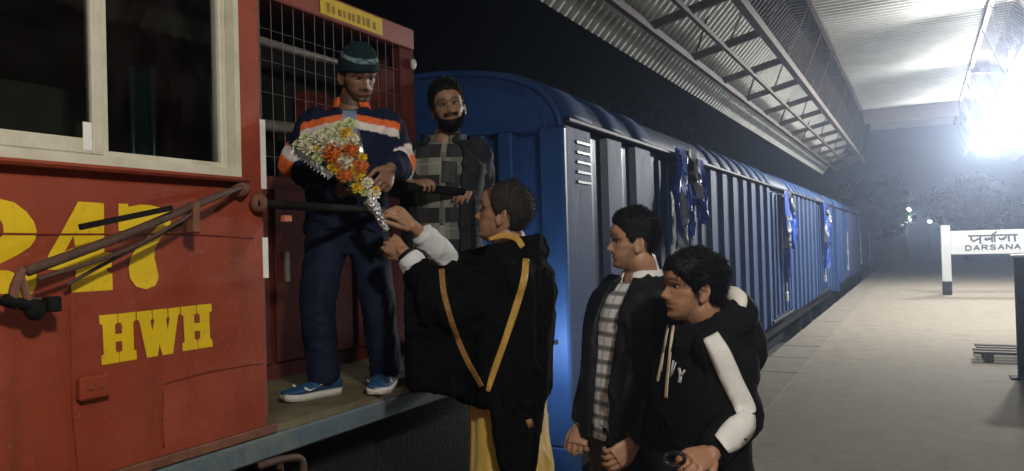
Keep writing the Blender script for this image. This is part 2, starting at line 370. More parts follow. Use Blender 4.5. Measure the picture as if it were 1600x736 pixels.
# painted numbers and letters (flat paint, 1.5 mm thick)
def paint(name, polys, conv, m, parent, X, dx=.0015):
    mb = MB()
    for poly in polys:
        loops = poly if isinstance(poly[0][0], (tuple, list)) else [poly]
        L = [[PX(*conv(p), X) for p in lp] for lp in loops]; flat = [v for l in L for v in l]
        tri = tessellate_polygon(L); nn = len(flat)
        V = [(X + dx, v.y, v.z) for v in flat] + [(X + .0002, v.y, v.z) for v in flat]
        F = []
        for t in tri:
            n = (flat[t[1]] - flat[t[0]]).cross(flat[t[2]] - flat[t[0]]); F.append(tuple(t) if n.x > 0 else tuple(reversed(t)))
        k = 0
        for l in L:
            for i in range(len(l)):
                j = (i + 1) % len(l); F.append((k + i, k + j, nn + k + j, nn + k + i))
            k += len(l)
        mb.add(V, F)
    return mb.obj(name, m, parent)
cv = lambda p: (p[0] / 3.2, 290 + p[1] / 3.2)
paint("painted_number", [[(-165, 200), (-150, 130), (-100, 85), (-40, 66), (0, 66), (70, 85), (130, 130), (168, 180), (182, 225), (175, 270), (150, 305), (90, 345), (0, 390), (-50, 424), (0, 424), (40, 425), (75, 440), (95, 430), (105, 410), (125, 412), (180, 440), (180, 500), (160, 540), (110, 560), (60, 555), (0, 540), (-60, 525), (-120, 540), (-165, 560), (-175, 500), (-120, 430), (-60, 370), (-20, 310), (0, 262), (12, 248), (18, 225), (14, 195), (0, 172), (-20, 160), (-50, 165), (-60, 190), (-50, 225), (-80, 260), (-130, 255)]], cv, M_yel, loco, LX)
paint("painted_number", [[[(390, 80), (518, 88), (520, 333), (557, 337), (556, 408), (530, 414), (535, 430), (560, 440), (563, 522), (355, 535), (355, 490), (378, 470), (378, 424), (236, 420), (240, 350), (315, 220)], [(366, 250), (376, 306), (322, 330)]]], cv, M_yel, loco, LX)
paint("painted_number", [[(592, 90), (638, 92), (640, 106), (700, 95), (745, 97), (800, 110), (858, 102), (850, 200), (845, 235), (800, 265), (775, 310), (770, 360), (785, 420), (792, 460), (775, 500), (730, 518), (680, 505), (650, 465), (643, 410), (652, 360), (690, 300), (740, 250), (785, 205), (740, 195), (690, 200), (645, 215), (640, 226), (592, 226)]], cv, M_yel, loco, LX)
ch = lambda p: (140 + p[0] / 5.66, 460 + p[1] / 5.66)
paint("painted_letter", [[(82, 187), (243, 172), (247, 248), (222, 268), (224, 352), (285, 345), (284, 262), (255, 248), (250, 172), (403, 155), (405, 225), (383, 243), (390, 490), (412, 493), (416, 573), (268, 598), (263, 515), (288, 495), (287, 412), (227, 420), (230, 500), (258, 518), (262, 600), (108, 625), (103, 548), (125, 530), (113, 270), (88, 265)]], ch, M_yel, loco, LX)
paint("painted_letter", [[(415, 155), (545, 140), (550, 212), (535, 235), (553, 325), (572, 230), (556, 210), (556, 138), (683, 125), (688, 200), (673, 215), (688, 315), (707, 210), (695, 195), (695, 125), (795, 112), (797, 160), (780, 190), (735, 522), (645, 538), (617, 440), (600, 545), (508, 560), (437, 235), (417, 225)]], ch, M_yel, loco, LX)
paint("painted_letter", [[(805, 110), (937, 97), (940, 165), (920, 185), (922, 255), (975, 250), (972, 180), (948, 165), (945, 95), (1075, 82), (1078, 148), (1055, 155), (1063, 385), (1083, 405), (1087, 460), (962, 480), (957, 405), (978, 385), (976, 320), (925, 325), (928, 390), (950, 410), (955, 482), (822, 502), (820, 430), (840, 425), (828, 190), (807, 180)]], ch, M_yel, loco, LX)
# hinged arm linkage standing off the cab side
ax = LX + .085
Q = lambda x, y, d=0: PX(x, y, ax + d)[:]
M_arm = pm('dark_brown_rod', (.06, .032, .024), .7, var=.4, scale=25, bump=.3, bscale=90, col2=(.11, .06, .045))
arm = mobj("mirror_arm", *MB().tube([Q(378, 292, -.05), Q(330, 310), Q(200, 365), Q(42, 424)], [.009, .012, .013, .014], 10, 4).arr(), M_arm, loco)
MB().tube([Q(372, 296, -.06), Q(378, 293, -.084)], .03, 10).obj("pivot", M_rust, arm, True)
MB().bar(Q(268, 325, .02), Q(125, 355, .03), .012, .016).obj("wiper_blade", M_black, arm)
MB().tube([Q(300, 334, .01), Q(200, 390), Q(60, 436)], .006, 8, 3).obj("link_rod", M_arm, arm, True)
MB().tube([Q(285, 348, -.02), Q(190, 398, -.03), Q(104, 445, -.04)], .0055, 8, 3).obj("link_rod", M_arm, arm, True)
MB().bbox(Vector(Q(302, 345)) - Vector((.02, .012, .04)), Vector(Q(302, 325)) + Vector((.02, .012, .02)), .005).obj("clamp", M_rust, arm)
MB().tube([Q(36, 420), Q(24, 445), Q(20, 468), Q(28, 480)], .012, 8, 4).tube([Q(30, 425), Q(40, 458), Q(44, 478)], .01, 8, 4).obj("clevis", M_rust, arm, True)
MB().tube([Q(5, 468), Q(30, 475), Q(70, 478)], [.016, .016, .014], 10, 3).ell(Q(55, 484), (.022, .028, .028), n=8).obj("joint", M_black, arm, True)
MB().tube([Q(0, 466, -.08), Q(20, 470, -.04), Q(62, 468)], .006, 8, 3).obj("link_rod", M_arm, arm, True)
c = Vector(Q(81, 475)); MB().bbox(c - Vector((.02, .017, .02)), c + Vector((.02, .017, .02)), .004).obj("end_block", M_black, arm)
# walkway
y_end = 4.25
MB().box((-4.9, y_cab - .06, z_floor - .03), (LX - .002, y_end, z_floor)).obj("walkway_plate", M_tread, loco)
zbm = PX(450, 707, LX).z
MB().bbox((LX - .12, yA, zbm), (LX + .004, y_end, z_floor - .032), .008).obj("side_beam", M_bluegrey, loco)
MB().bbox((LX - .03, yA, z_floor - .028), (LX + .006, y_cab + .05, z_floor + .006), .005).obj("wall_foot_angle", M_rust, loco)
MB().box((-4.7, -2.0, -.3), (LX - .2, 4.0, zbm)).obj("underframe", M_black, loco)
for yw in (.2, 2.2):
    V, F = tube([(-2.95, yw, -.42), (-2.82, yw, -.42)], .5, 28); mobj("wheel", V, F, M_black, loco)
st = [PX(405, 728, LX + .02)[:], PX(440, 718, LX + .02)[:], PX(468, 716, LX + .02)[:], PX(474, 735, LX + .02)[:], PX(474, 790, LX + .02)[:]]
MB().tube(st, .014, 8, 4).tube([(p[0] - .12, p[1], p[2]) for p in st], .014, 8, 4).obj("step_loop", M_arm, loco, True)
# long hood beside the walkway
HX = -2.85; hy0 = y_cab + .0; hy1 = 4.08; hz = 3.0; zo0, zo1 = 1.98, 2.875; yo0, yo1 = y_cab + .12, 3.93
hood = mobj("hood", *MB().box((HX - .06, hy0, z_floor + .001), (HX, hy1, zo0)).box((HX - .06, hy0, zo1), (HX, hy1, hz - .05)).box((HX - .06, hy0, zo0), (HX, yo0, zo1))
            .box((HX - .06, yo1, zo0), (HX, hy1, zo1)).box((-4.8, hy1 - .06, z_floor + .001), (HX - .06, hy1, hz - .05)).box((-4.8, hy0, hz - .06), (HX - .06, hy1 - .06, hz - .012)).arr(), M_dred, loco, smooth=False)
V, F = tube([(HX - .055, hy0, hz - .055), (HX - .055, hy1 - .06, hz - .055), (HX - .08, hy1 - .03, hz - .075), (HX - .09, hy1 - .02, hz - .2)], .062, 12); mobj("hood_edge", V, F, M_red, hood)
MB().bbox((HX + .001, hy0 + .02, zo1 - .004), (HX + .018, hy1 - .01, zo1 + .13), .01).obj("hood_band", M_red, hood)
MB().box((HX - .5, yo0 - .05, zo0 - .05), (HX - .44, yo1 + .05, zo1 + .05)).obj("grille_backing", M_dark, hood)
a = PX(500, 5, HX + .018); b = PX(597, 45, HX + .018)
ylab = mobj("yellow_band", *MB().box((HX + .0185, a.y, zo1 + .015), (HX + .021, b.y, zo1 + .115)).arr(), M_yel, hood, smooth=False)
yy = a.y + .05; M_sink = pm("worn_stencil_ink", (.35, .2, .02), .7, var=.4, scale=60)
while yy < b.y - .06:      # worn, unreadable stencil strokes
    wd = random.uniform(.015, .03); MB().box((HX + .0212, yy, zo1 + .035), (HX + .0222, yy + wd, zo1 + random.uniform(.07, .09))).obj("worn_stencil_mark", M_sink, ylab); yy += wd + random.uniform(.012, .03)
k = 0; yy = yo0
while yy < yo1:
    MB().tube([(HX - .004, yy, zo0 - .01), (HX - .004, yy + random.uniform(-.004, .004), zo1 + .01)], .0022, 5, caps=False).obj("grille_wire", M_grey, hood, True); yy += .078
for zz in np.arange(zo0 + .1, zo1, .16):
    MB().tube([(HX - .009, yo0 - .01, zz), (HX - .009, yo1 + .01, zz)], .0014, 5, caps=False).obj("grille_wire", M_grey, hood, True)
MB().tube([(HX - .14, yo0 - .04, 2.70), (HX - .14, yo1, 2.70)], .024, 8).obj("pipe", M_grey, hood, True)
MB().tube([(HX - .2, yo0 - .04, 2.30), (HX - .2, 2.9, 2.27), (HX - .2, yo1, 2.33)], .035, 8, 3).obj("pipe", M_grey, hood, True)
MB().tube([(HX - .16, yo0 + .05, 2.42), (HX - .12, 2.5, 2.3), (HX - .13, 2.75, 2.2), (HX - .2, 3.1, 2.05)], .02, 8, 4).obj("hose", M_black, hood, True)
for y0 in (2.35, 2.95, 3.4): MB().bbox((HX - .4, y0, zo0), (HX - .28, y0 + .22, 2.55), .02).obj("filter_box", M_black if y0 == 2.95 else M_dred, hood)
MB().bbox((HX - .05, 3.52, zo0), (HX - .02, yo1, 2.72), .01).obj("grille_panel", M_dred, hood)
for y0 in (2.2, 2.82, 3.44):
    d = MB().bbox((HX + .001, y0, z_floor + .08), (HX + .02, y0 + .58, zo0 - .06), .006).obj("hood_door", M_dred, hood)
    MB().bbox((HX + .021, y0 + .05, 1.45), (HX + .04, y0 + .08, 1.6), .004).obj("handle", M_grey, d)
MB().ell((HX + .02, hy1 - .03, 2.78), (.02, .02, .035), n=8).obj("marker_lamp", M_white, hood, True)
# rail and grab irons
zr = PX(405, 318, LX + .03).z
rail = MB().tube([(LX + .03, PX(400, 318, LX + .03).y, zr), (LX + .03, 2.4, zr - .004), (LX + .02, 2.72, zr - .004)], .017, 10, 4).obj("handrail", M_black, loco, True)
MB().ell(PX(404, 318, LX + .02)[:], (.03, .035, .035), n=8).obj("rail_flange", M_rust, rail, True)
MB().bbox(PX(438, 347, LX)[:], (PX(448, 342, LX) + Vector((.025, .004, .012)))[:], .003).obj("bracket_end", pm("pale_red_bracket", (.5, .16, .10), .6), loco)
p = P(731, 392, 4.25); q = P(726, 322, 4.25)
MB().tube([(p.x, p.y, z_floor - .2), p[:], q[:], (q.x - .03, q.y, q.z + .02)], .015, 8).obj("grab_iron", M_grey, loco, True)

# ------------------------------------------------------------------ blue parcel vans
VX = -2.2; VY = 4.96; VL = 19.4; VW = 2.9; zs0, zs1 = .16, 2.46
prof = [(0, 2.46), (-.02, 2.54), (-.09, 2.66), (-.2, 2.755), (-.4, 2.845), (-.65, 2.905), (-1.0, 2.95), (-1.45, 2.965)]
prof = prof + [(-VW - x, z) for x, z in reversed(prof[:-1])]
def strip(pr, y0, y1, dx=0, bulge=0):
    V = []; F = []
    c = (-1.45, 2.2); n = len(pr)
    for y in (y0, y1):
        for x, z in pr:
            d = Vector((x - c[0], z - c[1])); d.normalize(); V.append((x + d.x * dx, y, z + d.y * dx))
    for i in range(n - 1): F.append((i, i + 1, n + i + 1, n + i))
    return V, F
def solid_strip(pr, y0, y1, dx, din):
    Vo, _ = strip(pr, y0, y1, dx); Vi, _ = strip(pr, y0 - .03, y1 + .03, din); n = len(pr); V = Vo + Vi; F = []
    for i in range(n - 1):
        F.append((i, i + 1, n + i + 1, n + i)); F.append((i, 2 * n + i, 2 * n + i + 1, i + 1)); F.append((n + i, n + i + 1, 3 * n + i + 1, 3 * n + i))
    F.append((0, n, 3 * n, 2 * n)); F.append((n - 1, 3 * n - 1, 4 * n - 1, 2 * n - 1)); return V, F
panels = [(.02, .53), (.84, 1.22), (1.53, 2.0)]
doors = [(2.3, 4.0), (8.8, 10.5), (15.3, 17.0)]
y = 4.3
while y < VL - .3:
    wd = random.uniform(.29, .36)
    if not any(d0 - .36 < y < d1 + .05 for d0, d1 in doors): panels.append((y, y + wd)); y += wd + random.uniform(.30, .37)
    else: y += .1
M_louv = pm('louver_lit_paint', (.16, .19, .25), .4, var=.3, scale=20)  # slats paler than their panel; the highlight is in the colour
def build_van(loc, label):
    van = thing("parcel_van", loc, label, "railway van", "blue parcel vans of the train")
    L = Vector(loc)
    def part(name, VF, m, parent=van, smooth=False):
        me = make_mesh(name, *VF, smooth=smooth); return link(name, me, m, parent)
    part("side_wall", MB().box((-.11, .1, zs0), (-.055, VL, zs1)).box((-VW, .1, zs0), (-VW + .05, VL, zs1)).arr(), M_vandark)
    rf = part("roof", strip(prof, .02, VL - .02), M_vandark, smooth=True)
    n = len(prof); F = [tuple(range(n - 1, -1, -1))]
    for ye in (.015, VL - .015): part("roof_end", MB().add([(x, ye, z) for x, z in prof], [tuple(range(n))]).arr(), M_vanblue, rf)
    part("roof_rim", tube([(x * .985 - .02, .0, z - .012) for x, z in prof], .022, 8), M_vanblue, rf, True)
    part("roof_rim_inner", tube([(x * .9 - .145, .012, 2.46 + (z - 2.46) * .82) for x, z in prof], .008, 6), M_vanblue, rf, True)
    part("eave_shelf", MB().box((-VW + .01, .02, 2.44), (-.01, .3, 2.462)).arr(), M_vanblue, rf)
    for y0, y1 in panels:
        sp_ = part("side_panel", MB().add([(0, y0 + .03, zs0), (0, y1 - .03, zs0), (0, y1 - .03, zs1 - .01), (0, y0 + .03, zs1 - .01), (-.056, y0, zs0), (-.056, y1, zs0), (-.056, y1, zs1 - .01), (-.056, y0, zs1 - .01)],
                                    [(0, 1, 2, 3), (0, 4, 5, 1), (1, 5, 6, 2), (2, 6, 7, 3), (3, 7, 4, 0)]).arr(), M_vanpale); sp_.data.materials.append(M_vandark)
        for fc in sp_.data.polygons[1:]: fc.material_index = 1  # rib sides take the darker blue, so their shade is painted
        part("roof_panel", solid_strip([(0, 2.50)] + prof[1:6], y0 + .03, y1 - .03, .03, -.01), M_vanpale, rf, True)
    for k in range(5):
        z = PX(916, 226 + k * 15, VX).z
        part("louver", MB().bbox((.001, .22, z - .013), (.010, .48, z + .013), .004).arr(), M_louv)
    gut = part("gutter", MB().bbox((.004, .0, 2.462), (.05, VL, 2.498), .008).arr(), M_gut)
    for d0, d1 in doors:
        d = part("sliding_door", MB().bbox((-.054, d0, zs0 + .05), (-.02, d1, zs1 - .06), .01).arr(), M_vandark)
        for q in (.12, .38, .62, .86):
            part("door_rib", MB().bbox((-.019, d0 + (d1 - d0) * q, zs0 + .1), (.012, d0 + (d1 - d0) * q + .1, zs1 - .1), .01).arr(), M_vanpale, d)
        ym_ = (d0 + d1) / 2
        part("latch_bar", MB().tube([(.03, ym_ + .1, .5), (.03, ym_ + .1, 1.75)], .014, 8).bbox((.0, ym_ + .0, 1.0), (.05, ym_ + .2, 1.12), .008).bbox((.0, ym_ + .02, .45), (.05, ym_ + .18, .62), .008).arr(), pm("pale_latch_steel", (.42, .42, .40), .5, metal=.3), d)
        part("door_rail", MB().bbox((.0, d0 - .5, zs0 + .02), (.03, d1 + .2, zs0 + .07), .005).arr(), M_gut, d)
    # end wall
    part("end_wall", MB().box((-VW + .05, .17, zs0), (-.11, .2, 2.44)).arr(), M_vanblue)
    part("corner_post", MB().bbox((-.2, .0, zs0), (-.001, .1, 2.44), .015).arr(), M_vanblue); part("corner_post", MB().bbox((-VW, .0, zs0), (-VW + .2, .1, 2.44), .015).arr(), M_vanblue)
    for px in (786, 742):
        x = PY(px, 250, VY).x - VX
        part("end_post", MB().bbox((x - .06, .02, zs0), (x + .06, .168, 2.44), .012).arr(), M_vanblue)
    part("end_beam", MB().bbox((-VW, .0, -.05), (-.0, .168, zs0 - .002), .01).arr(), M_vanblue)
    part("end_batten", MB().bbox((-.62, .155, zs0), (-.6, .169, 2.43), .003).arr(), M_vanblue)
    part("underframe", MB().box((-VW + .1, .1, -.12), (-.16, VL - .05, zs0 - .01)).box((-VW + .5, 6, -.5), (-.4, 12, -.13)).arr(), M_black)
    for yb in (2.6, 16.6):
        b = part("bogie", MB().bbox((-.62, yb - 1.5, -.45), (-.45, yb + 1.5, -.2), .03).bbox((-.7, yb - .3, -.6), (-.4, yb + .3, -.12), .03).arr(), M_black)
        for dy in (-1.1, 1.1): part("wheel", tube([(-.75, yb + dy, -.52), (-.62, yb + dy, -.52)], .45, 24), M_black, b, True)
    return van
vans = [build_van((VX, VY, 0), "nearest blue ribbed parcel van, coupled behind the red locomotive"), build_van((VX, VY + VL + .75, 0), "farther blue ribbed van fading into haze beyond the nearest one")]

cl = P(838, 545, 5.12); ml = thing("added_corner_lamp", cl, "small lamp at the van's near corner, hidden behind the shawled man", "lamp")  # lamp added out of sight to light the van corner
MB().bbox(cl + Vector((-.05, -.03, -.05)), cl + Vector((.03, .02, .05)), .01).obj("lamp_case", M_black, ml); MB().bar(cl + Vector((-.02, .02, 0)), (cl.x - .02, VY + .16, cl.z), .03).obj("lamp_bracket", M_black, ml)
MB().ell(cl + Vector((.032, 0, 0)), (.012, .02, .035), n=8).obj("lamp_lens", emit("added_corner_glow", (.9, .95, 1), 20), ml, True)
ld = bpy.data.lights.new("added_corner_light", 'POINT'); ld.energy = 16; ld.color = (.9, .95, 1); ld.shadow_soft_size = .03
lo = bpy.data.objects.new("lamp_light", ld); COL.objects.link(lo); lo.parent = ml; lo.location = (.09, -.02, 0)

# torn plastic sheets snagged on the van doors
M_tarp = pm("blue_tarpaulin", (.012, .07, .42), .35, var=.3, scale=8, bump=.3, bscale=25, spec=.5)
M_tarpk = pm("black_netting_tangle", (.02, .02, .022), .6, var=.4, scale=20)
M_tarpw = pm("pale_torn_plastic", (.30, .33, .38), .3, var=.2, spec=.6)
def rag(loc, wy, hz_, m, seed, name="rag", parent=None):
    n, k = 12, 14; V = []; F = []
    for i in range(n + 1):
        for j in range(k + 1):
            u = i / n - .5; v = j / k
            wdt = wy * (1 - .55 * v + .25 * math.sin(seed * 3 + v * 6))
            V.append((.06 + .05 * math.sin(u * 17 + seed + 3 * v) * (0.3 + v) + .02 * math.sin(u * 41 + seed * 2), u * wdt + .05 * math.sin(v * 5 + seed), -v * hz_ * (1 + .3 * math.sin(u * 11 + seed))))
    for i in range(n):
        for j in range(k):
            a = i * (k + 1) + j; F.append((a, a + 1, a + k + 2, a + k + 1))
    V = np.array(V) + np.array(list(loc)); return mobj(name, V, F, m, parent)
for di, ((px, py), lab) in enumerate((((1068, 238), "torn blue tarpaulin snagged under the gutter above the shirted man"), ((1226, 300), "long blue tarpaulin rag hanging midway along the train"), ((1286, 318), "farthest blue tarpaulin rag on the train"))):
    c = PX(px, py, VX + .03); t = thing("tarpaulin_rag", c, lab, "tarpaulin", "tarpaulin rags on the van doors")
    rag(c + Vector((0, -.32, 0)), .5, .75 if di == 0 else 1.3, M_tarp, di + 1, "sheet", t)
    rag(c + Vector((0, .45, -.05)), .45, .55 if di == 0 else .8, M_tarp, di + 4, "sheet", t)
    rag(c + Vector((0.02, -.1, -.35)), .3, .45, M_tarp, di + 7, "sheet", t)
    rag(c + Vector((.01, .12, .02)), .40, .30, M_tarpk, di + 2.5, "netting", t)
    rag(c + Vector((.05, .02, -.12)), .07, .3, M_tarpw, di + 9, "strip", t)
    rag(c + Vector((.03, -.42, -.45)), .06, .45, M_tarpw, di + 5.5, "strip", t)

# ------------------------------------------------------------------ platform canopy
can = thing("platform_canopy", (-.15, 13, 0), "long steel canopy with corrugated sheets and lattice girders above the platform", "canopy")
XM = -.15; CY0, CY1 = -5.0, 32.0
def mir(x): return 2 * XM - x
def corr(a, b, y0, y1, pitch=.2, dep=.045):      # corrugated sheet spanning a->b (x, z), ribs across the track
    V = []; F = []; nrm = Vector((b[1] - a[1], -(b[0] - a[0]))).normalized()
    if nrm.y > 0: nrm = -nrm
    prf = []; y = y0
    while y < y1: prf += [(y, 0), (y + pitch * .58, 0), (y + pitch * .66, dep), (y + pitch * .92, dep)]; y += pitch
    for (y, d) in prf:
        V.append((a[0] + nrm.x * d, y, a[1] + nrm.y * d)); V.append((b[0] + nrm.x * d, y, b[1] + nrm.y * d))
    for i in range(len(prf) - 1): F.append((2 * i, 2 * i + 2, 2 * i + 3, 2 * i + 1))
    return V, F
A = (-3.3, 4.06); Bt = (-1.88, 5.6); B = (-2.8, 4.18); B2 = (-2.32, 4.28); C = (-1.78, 4.4); D = (-1.5, 5.56)
for s in (0, 1):
    f = (lambda p: (mir(p[0]), p[1])) if s else (lambda p: p)
    Mx = (-2.27, 5.17); V, F = corr(f(A), f(Mx), CY0, CY1, .19); mobj("roof_sheet", V, F, M_sheet, can, smooth=False)
    V, F = corr(f((Mx[0] + .0, Mx[1] + .012)), f(Bt), CY0, CY1, .19); mobj("dark_roof_sheet", V, F, M_darksheet, can, smooth=False)  # upper strip in a darker colour than the sheet below
    V, F = corr(f((Bt[0], 5.59)), f((-1.46, 5.59)), CY0, CY1, .19, .03); mobj("dark_roof_sheet", V, F, M_darksheet, can, smooth=False)
    for q, wd, hg in ((B, .07, .09), (B2, .05, .06), (C, .1, .12)):
        x, z = f(q); MB().box((x - wd / 2, CY0, z - hg / 2), (x + wd / 2, CY1, z + hg / 2)).obj("purlin", M_steel, can)
    x, z = f(D); MB().box((x - .04, CY0, z - .06), (x + .04, CY1, z + .03)).obj("purlin", M_steel, can)
    y = CY0 + .6; k = 0
    while y < CY1 - 1:
        x0, z0 = f(C); x1, z1 = f(D); o = .02 if not s else -.02
        MB().bar((x0 + o, y, z0), (x1 + o, y + .95, z1), .012).obj("lattice_bar", M_steel, can)
        MB().bar((x0 + o, y + 1.9, z0), (x1 + o, y + .95, z1), .012).obj("lattice_bar", M_steel, can); y += 1.9
    for y in np.arange(CY0 + .75, CY1, 1.9):
        xb, zb_ = f((B[0] - .05, B[1] - .02)); xc, zc = f(C)
        MB().bar((xb, y, zb_ + .05), (xc, y, zc + .06), .06, .1).obj("tie_bar", M_steel, can)
    for y in np.arange(CY0 + .75, CY1, 3.8):
        xb, zb_ = f(B); xe, ze = f((-2.55, 4.85)); MB().bar((xb, y + .05, zb_), (xe, y + .05, ze), .03).obj("strut", M_steel, can)
        xb, zb_ = f(B2); xe, ze = f((-2.1, 5.3)); MB().bar((xb, y + .05, zb_), (xe, y + .8, ze), .025).obj("strut", M_steel, can)
V, F = corr((-1.455, 5.6), (mir(-1.455), 5.6), CY0, CY1, .19, .03); mobj("roof_sheet", V, F, M_sheet, can, smooth=False)
for y in (0.5, 26.6): MB().box((D[0] + .05, y, 5.12), (mir(D[0]) - .05, y + .12, 5.56)).obj("cross_beam", M_steel, can)
for y in (-4, 6.0, 45): pass
for (x, y) in ((4.2, -3.5), (4.2, 9), (4.2, 21.5), (4.2, 31.5)):      # columns on the far side of the platform, out of frame
    MB().bbox((x - .12, y - .12, 0.0), (x + .12, y + .12, 5.2), .02).bar((x, y, 4.9), (mir(C[0]), y, 4.5), .12, .14).bar((x, y, 5.15), (mir(D[0]), y, 5.5), .1, .12).obj("column", M_steel, can)

# ------------------------------------------------------------------ lamps under the canopy
def canopy_lamp(loc, label, watts, col=(1.0, .98, .945), hang=1.0):
    t = thing("canopy_lamp", loc, label, "lamp", "lamps hung under the canopy")
    L = Vector(loc)
    V = np.array([(-.38, -.06, -.2), (.38, -.06, -.2), (.38, -.06, .2), (-.38, -.06, .2), (-.30, .12, -.15), (.30, .12, -.15), (.30, .12, .15), (-.30, .12, .15)])
    Mt = np.array(Matrix.Rotation(R(28), 3, 'X')); V = V @ Mt.T + np.array(list(L)); mobj("housing", V, [(4, 5, 6, 7), (0, 4, 7, 3), (1, 2, 6, 5), (0, 1, 5, 4), (3, 7, 6, 2)], M_house, t, smooth=False)
    V, F = ellipsoid((0, -.07, 0), (.40, .12, .22), None, 14); mobj("lens", V @ Mt.T + np.array(list(L)), F, M_lamp, t)
    for s in (-1, 1): MB().tube([L + Vector((s * .4, .12, .1)), L + Vector((s * .4, .12, hang))], .008, 6).obj("hanger", M_steel, t, True)
    ld = bpy.data.lights.new("canopy_lamp_light", 'POINT'); ld.energy = watts; ld.color = col; ld.shadow_soft_size = .14
    lo = bpy.data.objects.new("lamp_light", ld); COL.objects.link(lo); lo.parent = t; lo.location = (0, -.28, -.2)
    return t
for i, (y, lab) in enumerate(((15.5, "nearest glaring floodlight hung under the canopy"), (20.5, "second glaring floodlight hung under the canopy above the station sign"), (26.0, "farthest glaring floodlight hung under the canopy"))):
    canopy_lamp((1.8, y, 4.5), lab, FAR_W)
canopy_lamp((1.5, -.1, 3.8), "floodlight under the canopy beside the viewer, lighting the cab and the people", NEAR_W, (1.0, .93, .82), 1.85)

# ------------------------------------------------------------------ station sign
sp = PZ(1478, 461, 0); SY = sp.y
sign = thing("station_sign", (sp.x, SY, 0), "white DARSANA station name board on two white posts with black feet", "sign")
za = PY(1478, 352, SY).z; x0 = PY(1471, 400, SY).x; x1 = PY(1486, 400, SY).x; bx1 = PY(1622, 380, SY).x; zk = PY(1476, 440, SY).z
M_signw = pm("sign_white", (.46, .47, .46), .6, var=.08, scale=6, bump=.1)
M_ink = pm("sign_ink", (.03, .03, .035), .6)
for (a, b) in ((x0, x1), (bx1, bx1 + x1 - x0)):
    MB().bbox((a, SY, zk), (b, SY + .25, za), .012).obj("post", M_signw, sign); MB().bbox((a, SY, 0.001), (b, SY + .25, zk), .012).obj("post_foot", M_black, sign)
zt_ = PY(1490, 361, SY).z; zb_ = PY(1490, 398, SY).z
board = MB().bbox((x1 + .002, SY + .06, zb_), (bx1 - .002, SY + .16, zt_), .01).obj("board", M_signw, sign)
def strokes(polys, wpx, name, parent):
    mb = MB(); yy = SY + .058
    for pl in polys:
        pts = [PY(1450 + x / 4.907, 330 + y / 4.907, yy) for x, y in pl]
        for p, q in zip(pts[:-1], pts[1:]):
            d = (q - p).normalized(); n = Vector((-d.z, 0, d.x)) * wpx; e = d * wpx * .5
            mb.add([(p - n - e)[:], (q - n + e)[:], (q + n + e)[:], (p + n - e)[:]], [(0, 1, 2, 3)])
    return mb.obj(name, M_ink, parent)
strokes([[(308, 190), (420, 188)], [(330, 190), (330, 215), (350, 232), (385, 212), (400, 218)], [(400, 190), (402, 250)]], .022, "letter_da", board)
strokes([[(425, 188), (515, 184)], [(445, 205), (437, 216), (452, 222), (468, 204), (474, 218), (488, 206)], [(490, 186), (492, 235)], [(490, 183), (525, 158)], [(508, 185), (512, 235)]], .022, "letter_rsha", board)
strokes([[(518, 184), (685, 180)], [(545, 205), (560, 218), (590, 205), (600, 195)], [(575, 205), (580, 218)], [(618, 183), (622, 230)]], .022, "letter_na", board)
strokes([[(664, 181), (667, 230)]], .022, "letter_aa", board)
LET = {'D': [[(0, 0), (0, 1), (.6, 1), (.95, .75), (.95, .25), (.6, 0), (0, 0)]], 'A': [[(0, 0), (.5, 1), (1, 0)], [(.2, .35), (.8, .35)]], 'R': [[(0, 0), (0, 1), (.75, 1), (.95, .78), (.75, .5), (0, .5)], [(.5, .5), (1, 0)]],
       'S': [[(.95, .82), (.6, 1), (.2, .95), (.05, .75), (.25, .55), (.75, .45), (.95, .25), (.75, .03), (.3, 0), (.0, .18)]], 'N': [[(0, 0), (0, 1), (1, 0), (1, 1)]]}
for i, chh in enumerate("DARSANA"):
    x = 290 + i * 62.5; strokes([[(x + 42 * u, 300 - i * 2.2 - 34 * v) for u, v in pl] for pl in LET[chh]], .017, "letter", board)

# ------------------------------------------------------------------ dark post and slatted pallet at the right edge
pb = PZ(1604, 592, 0)
post = thing("platform_post", pb, "dark steel post with pale cap at the right edge of the picture", "post")
zt_p = PY(1596, 402, pb.y).z
MB().bbox(pb + Vector((-.075, -.06, 0.001)), Vector((pb.x + .075, pb.y + .06, zt_p)), .01).obj("shaft", M_black, post)
MB().bbox((pb.x - .11, pb.y - .09, zt_p + .001), (pb.x + .11, pb.y + .09, zt_p + .03), .01).obj("cap", M_alu, post)
MB().bbox(pb + Vector((-.15, -.12, 0.001)), pb + Vector((.15, .12, .02)), .006).obj("foot_plate", M_black, post)
M_wood = pm("weathered_wood", (.12, .10, .075), .85, var=.35, scale=6, stretch=(1, 6, 6), bump=.3)
pc = PZ(1524, 566, 0.0)
pal = thing("pallet", pc, "low dark slatted wooden pallet on the platform behind the post", "pallet")
for k in range(4):
    y = pc.y + .04 + k * .24; MB().bbox((pc.x + random.uniform(-.02, .05), y, .10), (pc.x + 1.35, y + .13, .125), .005).obj("slat", M_wood, pal)
for k in (0.12, .65, 1.2): MB().bbox((pc.x + k, pc.y + .03, .001), (pc.x + k + .08, pc.y + .9, .098), .005).obj("runner", M_wood, pal)

